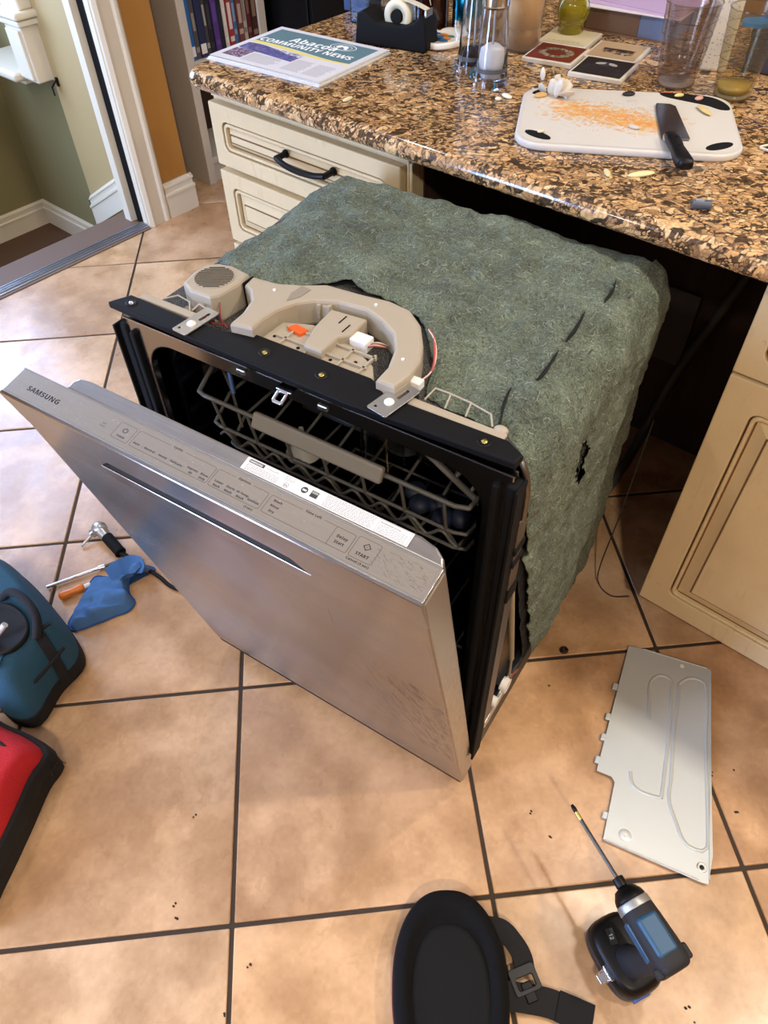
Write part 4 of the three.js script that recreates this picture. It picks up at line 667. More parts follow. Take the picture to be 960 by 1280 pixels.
// ---------------------------------------------------------------- things on the counter
{ // newspaper
  const paper = canvasTex(1228, 940, (c, w, h) => {
    c.fillStyle = '#cfcfd3'; c.fillRect(0, 0, w, h); const R = rng(31);
    c.fillStyle = '#54757d'; c.beginPath(); c.moveTo(60, 60); c.lineTo(w - 60, 60); c.lineTo(w - 60, 470); c.bezierCurveTo(w * 0.7, 520, w * 0.5, 400, 60, 420); c.fill();
    for (let k = 0; k < 500; k++) { c.fillStyle = `rgba(${R() < 0.5 ? '120,150,152' : '50,80,92'},0.16)`; c.fillRect(60 + R() * (w - 130), 60 + R() * 330, 10 + R() * 60, 2 + R() * 6); }
    c.fillStyle = '#d9cf72'; c.beginPath(); c.moveTo(60, 425); c.bezierCurveTo(w * 0.35, 380, w * 0.62, 530, w - 60, 470); c.lineTo(w - 60, 500); c.bezierCurveTo(w * 0.62, 575, w * 0.35, 440, 60, 475); c.fill();
    c.strokeStyle = '#f4f6f6'; c.lineWidth = 7; c.beginPath(); c.ellipse(860, 160, 130, 78, 0, 0, 7); c.stroke(); c.lineWidth = 5; c.beginPath(); c.ellipse(860, 165, 92, 54, 0, 0, 7); c.stroke();
    c.fillStyle = '#f4f6f6'; for (const [a, b, r1, r2] of [[820, 160, 26, 34], [880, 150, 38, 22], [905, 190, 24, 14]]) { c.beginPath(); c.ellipse(a, b, r1, r2, 0.4, 0, 7); c.fill(); }
    c.textAlign = 'center'; c.font = 'bold 150px sans-serif'; c.fillText('Abacoa', 600, 290); c.font = 'bold 112px sans-serif'; c.fillText('COMMUNITY NEWS', 590, 396, 1060);
    c.fillStyle = '#4b4a86'; c.beginPath(); c.moveTo(60, 500); c.bezierCurveTo(300, 450, 420, 560, 720, 590); c.lineTo(720, 700); c.lineTo(60, 640); c.fill();
    for (let k = 0; k < 340; k++) { c.fillStyle = ['rgba(120,120,200,0.4)', 'rgba(40,40,80,0.4)', 'rgba(150,140,170,0.35)', 'rgba(70,60,70,0.4)'][k & 3]; c.fillRect(65 + R() * 640, 510 + R() * 150, 8 + R() * 40, 4 + R() * 16); }
    c.fillStyle = '#5d4f66'; c.fillRect(60, 660, 215, 190); for (let k = 0; k < 200; k++) { c.fillStyle = ['rgba(220,200,210,0.5)', 'rgba(120,70,110,0.5)', 'rgba(60,40,60,0.5)'][k % 3]; c.fillRect(62 + R() * 195, 662 + R() * 170, 6 + R() * 24, 4 + R() * 14); }
    c.fillStyle = '#8b8b90'; for (const [x, y, ww, n] of [[300, 700, 380, 12], [740, 620, 210, 17], [970, 620, 200, 17]]) for (let k = 0; k < n; k++) c.fillRect(x, y + k * 15, ww * (0.8 + 0.2 * R()), 5);
  });
  const g = thing('newspaper', 'folded community newspaper with teal front page on the far end of the counter', 'newspaper', [-1.268, CT, -1.183], THREE.MathUtils.degToRad(4.2));
  const plain = std(0xdcdcd8, 0.8);
  for (let k = 0; k < 4; k++) { const s = M('sheet', box(0.306 - 0.003 * k, 0.0014, 0.234 - 0.002 * k, 0.002 * (k % 2), 0.001 + k * 0.0017, -0.001 * k, 0), plain, g); if (k === 3) s.rotation.z = 0.004; }
  const top = new THREE.PlaneGeometry(0.297, 0.226, 12, 8); top.rotateX(-Math.PI / 2); lab(raw('front_page', top.translate(0, 0.0079, -0.002), std(null, 0.75, 0, { map: paper }), g), 'teal printed front page');
}
{ // tape dispenser
  const g = thing('tape_dispenser', 'black desktop tape dispenser with a roll of cream tape', 'tape dispenser', [-1.155, CT, -1.365], THREE.MathUtils.degToRad(12));
  const s = shapeOf([[-0.085, 0.004], [-0.082, 0], [0.08, 0], [0.086, 0.006], [0.082, 0.052], [0.07, 0.064], [0.052, 0.05], [0.03, 0.043], [-0.03, 0.043], [-0.05, 0.055], [-0.066, 0.062], [-0.078, 0.056]]);
  M('body', extrude(s, 0.058, 0.004, 3).translate(0, 0, -0.029), m.blackMatt, g);
  M('cutter', box(0.003, 0.012, 0.03, 0.076, 0.066, 0), m.zinc, g);
  const roll = new THREE.LatheGeometry([[0.0135, -0.010], [0.030, -0.010], [0.030, 0.010], [0.0135, 0.010], [0.0135, -0.010]].map((p) => new THREE.Vector2(...p)), 40).rotateX(Math.PI / 2).translate(0.008, 0.055, 0);
  M('tape_roll', roll, std(0xd8cfae, 0.45), g); M('hub', rt(cyl(0.012, 0.012, 0.034, 24), Math.PI / 2).translate(0.008, 0.055, 0), m.blackMatt, g);
  M('tape_strip', ribbon([[0.008, 0.085, 0], [0.045, 0.080, 0], [0.076, 0.071, 0]], 0.019, 0.0006), std(0xd8d2be, 0.4), g);
}
{ // small blue box with a red top
  const g = thing('small_box', 'small blue box with red lid at the back of the counter', 'box', [-1.385, CT, -1.515], 0.1);
  M('body', box(0.075, 0.045, 0.05, 0, 0.0225, 0, 0.003), std(0x1d3a63, 0.5), g); M('lid', box(0.03, 0.02, 0.03, 0.02, 0.055, 0, 0.004), std(0xb02c35, 0.45), g);
  M('end_cap', box(0.012, 0.046, 0.051, 0.033, 0.0229, 0, 0.002), m.blackMatt, g);
}
{ // clear bin
  const g = thing('clear_bin', 'clear acrylic bin behind the tape dispenser', 'bin', [-1.284, CT, -1.480], 0.1), c = clear(0xdfe6ee);
  M('wall', [box(0.12, 0.12, 0.003, 0, 0.06, 0.05), box(0.12, 0.12, 0.003, 0, 0.06, -0.05), box(0.003, 0.12, 0.10, -0.06, 0.06, 0), box(0.003, 0.12, 0.10, 0.06, 0.06, 0), box(0.12, 0.003, 0.10, 0, 0.0015, 0)], c, g);
  M('rim', [box(0.126, 0.004, 0.006, 0, 0.12, 0.051), box(0.126, 0.004, 0.006, 0, 0.12, -0.051)], c, g);
}
function bottle(name, label, pos, prof, mat, extra) { const g = thing(name, label, 'bottle', pos); M('body', lathe(prof, 40), mat, g); extra && extra(g); return g; }
bottle('brown_bottle', 'brown glass bottle with an oval white label behind the tape dispenser', [-1.168, CT, -1.505], [[0, 0.002], [0.034, 0.001], [0.037, 0.006], [0.037, 0.11], [0.030, 0.135], [0.014, 0.155], [0.014, 0.19], [0, 0.19]], phys(0x2a1206, 0.12, 0, { clearcoat: 0.6 }), (g) => {
  const l = M('label', (() => { const s = new THREE.Shape(); s.absellipse(0, 0, 0.017, 0.025, 0, 7); return extrude(s, 0.0016, 0.0003); })(), m.white, g); l.position.set(0.006, 0.05, 0.0362); l.rotation.set(0, 0.15, 0.1);
  M('cap', cyl(0.016, 0.016, 0.02, 24, 0, 0.20, 0), m.brass, g); M('neck_band', cyl(0.0376, 0.0376, 0.016, 36, 0, 0.10, 0), std(0xb67d22, 0.4), g);
});
bottle('steel_bottle', 'teal blue metallic bottle behind the grinders', [-1.082, CT, -1.525], [[0, 0.001], [0.034, 0.001], [0.0365, 0.006], [0.0365, 0.07], [0.030, 0.085], [0.022, 0.10], [0.022, 0.14], [0, 0.14]], phys(0x2f93ad, 0.2, 1), (g) => { M('base_band', cyl(0.0369, 0.0369, 0.022, 36, 0, 0.018, 0), m.chrome, g); M('cap', cyl(0.023, 0.023, 0.03, 30, 0, 0.15, 0), m.black, g); });
{ // ceramic rest
  const g = thing('spoon_rest', 'white lobed ceramic spoon rest with painted blue and orange marks', 'spoon rest', [-1.078, CT, -1.432]);
  const out = smoothPoly([[-0.020, 0.056], [0.022, 0.052], [0.046, 0.010], [0.040, -0.022], [0.022, -0.036], [0.004, -0.052], [-0.018, -0.060], [-0.032, -0.044], [-0.030, -0.022], [-0.048, -0.030], [-0.062, -0.012], [-0.054, 0.022], [-0.040, 0.046]], 56);
  M('dish', loft([ring(out, 0.001, 0.93), ring(out, 0.005, 1), ring(out, 0.012, 1.0), ring(out, 0.015, 0.95), ring(out, 0.012, 0.82), ring(out, 0.010, 0.4)]), phys(0xece8dc, 0.25, 0, { clearcoat: 0.5 }), g);
  const R = rng(6); for (let k = 0; k < 9; k++) { const c = [0x2a5d84, 0xcc7a2f, 0x3d7c73, 0x27496b][k % 4]; M('painted_mark', slab(smoothPoly(superEllipse(0.006 + R() * 0.009, 0.003 + R() * 0.004, 2, 10), 14).map(([x, z]) => [x - 0.015 + (R() * 0 + (k % 3) * 0.018 - 0.012), z - 0.014 + (k / 3 | 0) * 0.016]), 0.0112, 0.0130, 0), std(c, 0.4), g); }
}
function grinder(label, x, z, fill, fillH, pieces) {
  const g = thing('grinder', label, 'grinder', [x, CT, z], 0, 'clear grinders');
  M('glass_body', lathe([[0, 0.002], [0.0315, 0.0], [0.0325, 0.004], [0.0275, 0.07], [0.0222, 0.128], [0.0205, 0.128], [0.0255, 0.07], [0.029, 0.016], [0, 0.014]], 44), clear(0xf2f4f6), g);
  M('filling', lathe([[0, 0.0165], [0.0262, 0.0165], [0.0250, fillH * 0.6], [0.0215, fillH * 0.9], [0.012, fillH], [0, fillH]], 36), fill, g);
  M('printed_band', new THREE.CylinderGeometry(0.0307, 0.0311, 0.007, 40, 1, true).translate(0, 0.030, 0), std(0x4a4a4a, 0.5), g);
  M('steel_top', lathe([[0, 0.126], [0.0235, 0.126], [0.0245, 0.131], [0.0245, 0.166], [0.021, 0.174], [0, 0.176]], 40), m.chrome, g);
  M('stem', cyl(0.0022, 0.0022, 0.11, 8, 0, 0.072, 0), m.zinc, g);
}
grinder('clear grinder half full of white salt, in front of its pair', -0.858, -1.290, std(0xf2f0ec, 0.85), 0.068);
grinder('clear grinder with dark peppercorns, just behind the salt one', -0.925, -1.327, std(0x2b2623, 0.8), 0.042);
{ // iced coffee
  const g = thing('plastic_cup', 'frosted plastic cup holding two shades of iced coffee', 'cup', [-0.925, CT, -1.50]);
  const prof = (h) => lerp(0.033, 0.041, h / 0.13);
  M('cup_wall', lathe([[0, 0.001], [0.033, 0], [0.0345, 0.004], [prof(0.13), 0.13], [prof(0.13) - 0.0015, 0.13], [0.032, 0.005], [0, 0.005]], 44), phys(0xf3eee4, 0.12, 0, { transmission: 0.95, thickness: 0, ior: 1.4 }), g);
  M('coffee', lathe([[0, 0.006], [0.0315, 0.006], [prof(0.042) - 0.0025, 0.042], [0, 0.042]], 40), std(0x9a7440, 0.4), g); M('milk_foam', lathe([[0, 0.0425], [prof(0.042) - 0.0025, 0.0425], [prof(0.095) - 0.0025, 0.095], [0, 0.093]], 40), std(0xc9a46c, 0.5), g);
  M('lid_rim', new THREE.TorusGeometry(prof(0.13), 0.0025, 8, 44).rotateX(Math.PI / 2).translate(0, 0.13, 0), std(0xd8d2c6, 0.4), g);
}
{ // four square coasters
  const art = (bg, draw) => canvasTex(512, 512, (c, w, h) => { c.fillStyle = bg; c.fillRect(0, 0, w, h); draw(c, rng(bg.length * 7 + bg.charCodeAt(2))); });
  const defs = [
    ['cream square coaster under the yellow glass votive', [-0.872, -1.603], art('#d3c7a0', (c) => { c.fillStyle = '#8a8460'; c.font = 'bold 44px serif'; c.textAlign = 'center'; for (let k = 0; k < 7; k++) c.fillRect(60 + k * 56, 440, 40, 12); })],
    ['square coaster with a dark red face and a ring of grey green leaves', [-0.841, -1.497], art('#6a2218', (c, R) => { for (let k = 0; k < 260; k++) { const a = R() * 6.28, r = 120 + R() * 70; c.fillStyle = ['#8b9478', '#6f7a64', '#a5a08a', '#4c5546'][k & 3]; c.beginPath(); c.ellipse(256 + Math.cos(a) * r, 256 + Math.sin(a) * r * 0.8, 16, 7, a, 0, 7); c.fill(); } })],
    ['square coaster with a tan face and a dark sketched scene', [-0.748, -1.580], art('#b59a76', (c, R) => { for (let k = 0; k < 260; k++) { c.fillStyle = 'rgba(36,28,24,0.6)'; c.fillRect(90 + R() * 320, 200 + R() * R() * 180, 8 + R() * 40, 6 + R() * 26); } })],
    ['square coaster with a black face and a pale winged figure', [-0.722, -1.478], art('#15161a', (c, R) => { for (let k = 0; k < 240; k++) { c.fillStyle = `rgba(120,122,126,${0.1 + 0.3 * R()})`; c.fillRect(30 + R() * 450, 180 + R() * 280, 4 + R() * 26, 3 + R() * 10); } c.fillStyle = '#a9a59c'; for (const s of [-1, 1]) { c.beginPath(); c.ellipse(256 + s * 60, 150, 62, 34, s * 0.5, 0, 7); c.fill(); } c.fillStyle = '#3a3a40'; c.beginPath(); c.ellipse(256, 170, 22, 60, 0, 0, 7); c.fill(); })],
  ];
  for (const [label, [x, z], map] of defs) {
    const g = thing('coaster', label, 'coaster', [x, CT, z], THREE.MathUtils.degToRad(10), 'printed square coasters');
    M('tile_body', box(0.106, 0.009, 0.106, 0, 0.0045, 0, 0.002), std(0xcfc6b2, 0.45), g);
    const p = new THREE.PlaneGeometry(0.096, 0.096); p.rotateX(-Math.PI / 2); raw('printed_face', p.translate(0, 0.0094, 0), std(null, 0.35, 0, { map }), g);
  }
}
{ const g = thing('votive', 'round yellow green glass votive standing on the cream coaster', 'votive', [-0.888, CT + 0.0095, -1.628]); M('glass', lathe([[0, 0.001], [0.022, 0.0], [0.027, 0.004], [0.021, 0.012], [0.030, 0.024], [0.035, 0.040], [0.031, 0.058], [0.022, 0.070], [0.024, 0.078], [0.022, 0.078], [0.019, 0.070], [0.028, 0.056], [0.032, 0.040], [0.027, 0.026], [0, 0.020]], 44), phys(0xd8cf3c, 0.08, 0, { transmission: 0.85, thickness: 0 }), g); M('wax', lathe([[0, 0.026], [0.024, 0.027], [0.028, 0.042], [0, 0.044]], 32), std(0xbfae3c, 0.6), g); }
function tumbler(label, x, z, h, r0, r1, tint, rough, extra) {
  const g = thing('tumbler', label, 'tumbler', [x, CT, z], 0, 'plastic tumblers'), mt = phys(tint, rough, 0, { transmission: 1, thickness: 0, ior: 1.45, side: THREE.DoubleSide });
  M('wall', lathe([[0, 0.001], [r0 - 0.004, 0.001], [r0, 0.005], [lerp(r0, r1, 0.5) + 0.001, h * 0.5], [r1, h]], 48), mt, g);
  M('rim', new THREE.TorusGeometry(r1, 0.0013, 8, 48).rotateX(Math.PI / 2).translate(0, h, 0), mt, g); M('thick_base', lathe([[0, 0.002], [r0 - 0.005, 0.002], [r0 - 0.003, 0.010], [0, 0.012]], 40), phys(tint, 0.1, 0, { transmission: 0.7, thickness: 0 }), g);
  for (let k = 0; k < 4; k++) { const y = h * (0.3 + 0.17 * k); M('moulded_ring', new THREE.TorusGeometry(lerp(r0, r1, y / h) + 0.0004, 0.0008, 6, 44).rotateX(Math.PI / 2).translate(0, y, 0), mt, g); }
  extra && extra(g);
}
tumbler('wide smoky clear tumbler standing behind the cutting board', -0.582, -1.497, 0.135, 0.034, 0.048, 0xe4ded8, 0.14, (g) => M('inner_cup', lathe([[0, 0.016], [0.024, 0.017], [0.036, 0.08], [0.043, 0.132], [0.042, 0.132], [0.034, 0.08], [0.022, 0.019], [0, 0.018]], 40), phys(0xf4f0ec, 0.08, 0, { transmission: 1, thickness: 0 }), g));
tumbler('tall cloudy tumbler with amber liquid in its base and a blue disc inside', -0.474, -1.500, 0.140, 0.032, 0.043, 0xe6e0cc, 0.2, (g) => { M('liquid', lathe([[0, 0.012], [0.026, 0.012], [0.028, 0.026], [0, 0.026]], 36), std(0xb39a52, 0.25), g); M('blue_disc', cyl(0.022, 0.022, 0.006, 30, 0.004, 0.118, 0), std(0x2f6a9c, 0.4), g); });
{ // books and papers
  const b = thing('book', 'thick brown book with blue edged pages lying behind the coasters', 'book', [-0.80, CT, -1.775], THREE.MathUtils.degToRad(4));
  M('cover', [box(0.20, 0.003, 0.15, 0, 0.0015, 0), box(0.20, 0.003, 0.15, 0, 0.0465, 0), box(0.003, 0.048, 0.15, -0.0985, 0.024, 0)], std(0x8d6a48, 0.5), b); M('pages', box(0.192, 0.042, 0.143, 0.001, 0.024, 0), std(0x7b8fb4, 0.7), b); M('front_block', box(0.12, 0.04, 0.002, -0.035, 0.024, 0.073), std(0x7a5c40, 0.5), b);
  for (let k = 0; k < 3; k++) { const s = tag(M('paper_sheet', box(0.23 - 0.02 * k, 0.0016, 0.17 - 0.02 * k, 0, 0, 0), std([0xd9d4d6, 0xc3a9c9, 0xb9a2c4][k], 0.7)), ['white loose sheet lowest on the brown book', 'pale mauve sheet between two others on the brown book', 'lilac printed sheet topmost on the brown book'][k], 'paper', 'loose sheets on the brown book'); s.position.set(-0.80 + 0.01 * k, CT + 0.049 + 0.0018 * k, -1.765 - 0.004 * k); s.rotation.y = 0.10 - 0.09 * k; }
  const t = thing('dark_box', 'dark brown box at the back of the counter under a blue book', 'box', [-0.365, CT, -1.745], THREE.MathUtils.degToRad(-1)); M('body', box(0.30, 0.058, 0.20, 0, 0.029, 0, 0.004), std(0x2a1a17, 0.5), t); M('lid', box(0.304, 0.018, 0.204, 0, 0.064, 0, 0.004), std(0x23130f, 0.5), t);
  const bb = thing('book', 'bright blue book lying on the dark brown box', 'book', [-0.372, CT + 0.0735, -1.748], THREE.MathUtils.degToRad(-3)); M('cover', [box(0.28, 0.003, 0.19, 0, 0.0015, 0), box(0.28, 0.003, 0.19, 0, 0.0125, 0), box(0.28, 0.014, 0.003, 0, 0.007, -0.0935)], std(0x2a62b8, 0.45), bb); M('pages', box(0.274, 0.008, 0.182, 0, 0.007, 0.002), std(0x3a4a66, 0.7), bb);
  const w = thing('paper_packet', 'white speckled paper packet standing between the two tumblers', 'packet', [-0.565, CT, -1.625], THREE.MathUtils.degToRad(20)); const sp = canvasTex(256, 256, (c) => { c.fillStyle = '#d5d2ca'; c.fillRect(0, 0, 256, 256); const R = rng(9); for (let k = 0; k < 300; k++) { c.fillStyle = `rgba(90,90,86,${0.2 + 0.5 * R()})`; c.fillRect(R() * 256, R() * 256, 2 + R() * 8, 1 + R() * 4); } });
  const st = std(null, 0.7, 0, { map: rep(sp, 9) }); M('packet_body', box(0.05, 0.13, 0.045, 0, 0.065, 0, 0.006), st, w); M('folded_top', rt(box(0.05, 0.03, 0.012, 0, 0, 0, 0.004), 0.5).translate(0, 0.142, 0.004), st, w);
}
{ // cutting board
  const g = thing('cutting_board', 'white cutting board with black corner grips, smeared with orange food', 'cutting board', [-0.5627, CT, -1.2711], THREE.MathUtils.degToRad(29));
  const stain = canvasTex(1024, 736, (c, w, h) => {
    c.fillStyle = '#cbc7bd'; c.fillRect(0, 0, w, h); const R = rng(12), gz = () => (R() + R() + R() - 1.5) / 1.5;
    for (let k = 0; k < 2600; k++) { const t = R(), x = w * (0.16 + 0.52 * t) + gz() * 190, y = h * (0.36 + 0.26 * t) + gz() * 200, r = 2 + R() * R() * 26; c.fillStyle = `rgba(${200 + R() * 30 | 0},${116 + R() * 50 | 0},${34 + R() * 40 | 0},${0.10 + 0.22 * R()})`; c.beginPath(); c.ellipse(x, y, r, r * 0.6, R() * 3, 0, 7); c.fill(); }
    for (let k = 0; k < 900; k++) { const x = w * (0.42 + gz() * 0.38), y = h * (0.48 + gz() * 0.42); c.fillStyle = R() < 0.7 ? `rgba(190,96,28,${0.35 + 0.4 * R()})` : `rgba(60,40,26,${0.4 * R()})`; c.fillRect(x, y, 1 + R() * 6, 1 + R() * 4); }
    for (let k = 0; k < 60; k++) { c.strokeStyle = 'rgba(140,130,116,0.16)'; c.lineWidth = 1; c.beginPath(); const x = R() * w, y = R() * h; c.moveTo(x, y); c.lineTo(x + (R() - 0.5) * 220, y + (R() - 0.5) * 60); c.stroke(); }
    for (let k = 0; k < 26; k++) { c.fillStyle = 'rgba(120,70,120,0.25)'; c.fillRect(w * 0.5 + R() * 50, h * 0.16 + R() * 44, 2 + R() * 12, 3); }
  });
  M('board', extrude(rrect(0.362, 0.262, 0.048), 0.012, 0.0045, 3).rotateX(-Math.PI / 2), std(0xc9c6bd, 0.42), g);
  { const g2 = new THREE.ShapeGeometry(rrect(0.350, 0.250, 0.043), 10); g2.rotateX(-Math.PI / 2); const p = g2.attributes.position, uv = new Float32Array(p.count * 2); for (let i = 0; i < p.count; i++) { uv[i * 2] = p.getX(i) / 0.35 + 0.5; uv[i * 2 + 1] = 0.5 - p.getZ(i) / 0.25; } g2.setAttribute('uv', new THREE.BufferAttribute(uv, 2)); raw('stained_face', g2.translate(0, 0.0124, 0), std(null, 0.5, 0, { map: stain }), g); }
  // grips: teardrops at three corners, a long handle grip at the fourth
  const drop = (x, z, r, l = 0.026, w = 0.0105) => { const o = M('corner_grip', slab(smoothPoly(superEllipse(l, w, 2, 12), 24), 0.0115, 0.0136, 0.0006), m.blackMatt, g); o.position.set(x, 0, z); o.rotation.y = r; };
  drop(-0.143, 0.096, -0.62); drop(0.143, 0.098, 0.62); drop(-0.143, -0.103, 0.62);
  { const o = M('corner_grip', slab(smoothPoly([[0.060, -0.122], [0.12, -0.121], [0.150, -0.112], [0.169, -0.088], [0.174, -0.060], [0.160, -0.058], [0.138, -0.075], [0.10, -0.092], [0.068, -0.108]], 40), 0.0115, 0.0138, 0.0006), m.blackMatt, g); }
}
const BW = (u, v) => { const c = Math.cos(THREE.MathUtils.degToRad(29)), s = Math.sin(THREE.MathUtils.degToRad(29)); return [-0.5627 + c * u + s * v, -1.2711 - s * u + c * v]; };
{ // chef's knife
  const g = thing('kitchen_knife', 'broad bladed kitchen knife with black handle lying across the cutting board', 'knife', [-0.4565, CT + 0.0198, -1.234]);
  const dir = Math.atan2(-(-1.130 + 1.365), -0.384 + 0.536); g.rotation.y = dir; // +x runs from the tip to the handle end
  const bs = shapeOf([[-0.150, -0.013], [-0.148, 0.010], [-0.138, 0.018], [0.0, 0.0235], [0.003, 0.0225], [0.003, -0.022], [-0.02, -0.0215], [-0.10, -0.0185], [-0.138, -0.016]]);
  const rings = []; M('blade', extrude(bs, 0.0018, 0.0004).rotateX(-Math.PI / 2).translate(0, -0.0055, 0), phys(0x8f9296, 0.26, 1), g);
  M('bolster', box(0.012, 0.010, 0.024, 0.006, -0.001, 0.008, 0.003), m.zinc, g);
  const hp = [[0.010, 0.010], [0.03, 0.0115], [0.06, 0.0105], [0.09, 0.0125], [0.112, 0.0135], [0.120, 0.010]].map(([x, r], k) => superEllipse(r * 0.72, r, 2.6, 16).map(([a, b]) => [x, a + 0.0035, b + 0.010 - 0.002 * k]));
  M('handle', loft(hp), m.black, g); M('rivet', [0.035, 0.065, 0.095].map((x) => cyl(0.0028, 0.0028, 0.002, 12, x, 0.0112, 0.006)), m.black, g);
}
{ // garlic skins, peelings and crumbs
  const R = rng(44);
  const blob = (s, f, seed) => { const g = new THREE.IcosahedronGeometry(s, 2), p = g.attributes.position, v = V3(); for (let i = 0; i < p.count; i++) { v.fromBufferAttribute(p, i); const n = 0.7 + 0.6 * fbm(v.x * f + seed, v.y * f + v.z * f, 0, 3, 3); p.setXYZ(i, v.x * n, v.y * n, v.z * n); } g.computeVertexNormals(); return g; };
  const put = (name, label, cat, x, y, z, geo, mat, grp) => { const o = tag(M(name, geo, mat), label, cat, grp); o.position.set(x, y, z); return o; };
  const gb = thing('garlic', 'crumpled white garlic head and skins on the corner of the cutting board', 'garlic', [...[BW(-0.118, -0.085)].map(([x, z]) => [x, CT + 0.0128, z])[0]]);
  for (let k = 0; k < 5; k++) M('clove', mv(rt(blob(0.0115, 130, k * 3).scale(0.55, 1.5, 0.8), 0.5 * Math.sin(k * 2.1), k, 0.5 * Math.cos(k * 1.7)), Math.cos(k * 1.3) * 0.012, 0.012 + 0.003 * (k % 2), Math.sin(k * 1.3) * 0.011), std(0xcfc8b8, 0.6), gb);
  for (let k = 0; k < 5; k++) M('skin_flake', mv(rt(blob(0.015, 40, k + 9).scale(1, 0.16, 0.7), R() * 1.4, R() * 3, R()), (R() - 0.6) * 0.05, 0.007 + 0.02 * R() * (k < 2 ? 1 : 0.2), (R() - 0.3) * 0.03), std(0xcdc4b0, 0.6), gb);
  const bit = (label, u, v, s, col, lift = 0.013, cat = 'scrap', sc = [1.4, 0.45, 0.8]) => { const [x, z] = BW(u, v); const o = put('food_scrap', label, cat, x, CT + lift + s * 0.25, z, blob(s, 50, u * 99).scale(...sc), std(col, 0.65), 'food scraps about the cutting board'); o.rotation.y = R() * 3; };
  bit('black crumb of food near the rear edge of the cutting board', 0.005, -0.105, 0.0085, 0x1a1411); bit('orange peel bit beside the long black grip', 0.075, -0.150, 0.009, 0xb5673c, 0.001); bit('pink onion bit lying on the long black grip', 0.125, -0.098, 0.006, 0xc99a86, 0.0145); bit('yellow bit lying on the long black grip beside the knife', 0.092, -0.108, 0.006, 0xd9c27a, 0.0145);
  bit('tan garlic end on the board near the garlic', -0.150, -0.075, 0.009, 0xc09a5e); bit('pale ring of peel on the front part of the board', 0.012, 0.045, 0.007, 0xbdb6a8); bit('yellow shred on the board right of the blade', 0.13, -0.045, 0.011, 0xd4bb7c, 0.013, 'scrap', [1.8, 0.25, 0.6]); bit('cream crumb lying on the front corner grip', -0.138, 0.088, 0.005, 0xd8cfa8, 0.0145);
  const cs = (label, x, z, s, col, sc) => { const o = put('food_scrap', label, 'scrap', x, CT + s * sc[1] * 0.7, z, blob(s, 50, x * 77).scale(...sc), std(col, 0.65), 'food scraps about the cutting board'); o.rotation.y = x * 40; };
  cs('pale yellow peel on the granite in front of the knife handle', -0.448, -1.112, 0.012, 0xd9cf9a, [1.7, 0.3, 0.5]); cs('small curl of yellow peel on the granite before the board', -0.492, -1.085, 0.009, 0xcfc48c, [1.5, 0.3, 0.5]); cs('cream shred on the granite near the newspaper', -1.02, -1.065, 0.009, 0xdcd2a8, [0.5, 0.3, 1.4]); cs('white onion flake on the granite between grinder and board', -0.795, -1.255, 0.010, 0xe2dcc8, [1.5, 0.4, 0.8]); cs('white garlic flake standing behind the board', -0.795, -1.375, 0.008, 0xe8e2d6, [0.7, 1.6, 0.7]); cs('pale flake behind the wide tumbler foot', -0.505, -1.418, 0.007, 0xd8cbb8, [0.6, 0.4, 1.6]); cs('white crumb just before the grinder', -0.80, -1.235, 0.007, 0xe2dcc8, [1, 0.5, 1]);
  const tw = tag(M('twist_tie', tube([[-0.33, CT + 0.003, -1.33], [-0.30, CT + 0.004, -1.345], [-0.285, CT + 0.003, -1.325], [-0.31, CT + 0.004, -1.31], [-0.345, CT + 0.003, -1.315], [-0.335, CT + 0.004, -1.335]], 0.002, 40, 6), std(0xd8d2c4, 0.6)), 'white loop of string beside the cutting board', 'string');
}
{ const g = thing('plug_cap', 'small grey plastic cap lying alone near the counter edge', 'cap', [-0.331, CT, -1.066], 0.5); M('shell', rt(cyl(0.0065, 0.0065, 0.026, 18), 0, 0, Math.PI / 2).translate(0, 0.0066, 0), std(0x4b515a, 0.45), g); M('ridge', box(0.012, 0.004, 0.005, -0.004, 0.0125, 0.001, 0.001), std(0x8a919c, 0.4), g); }

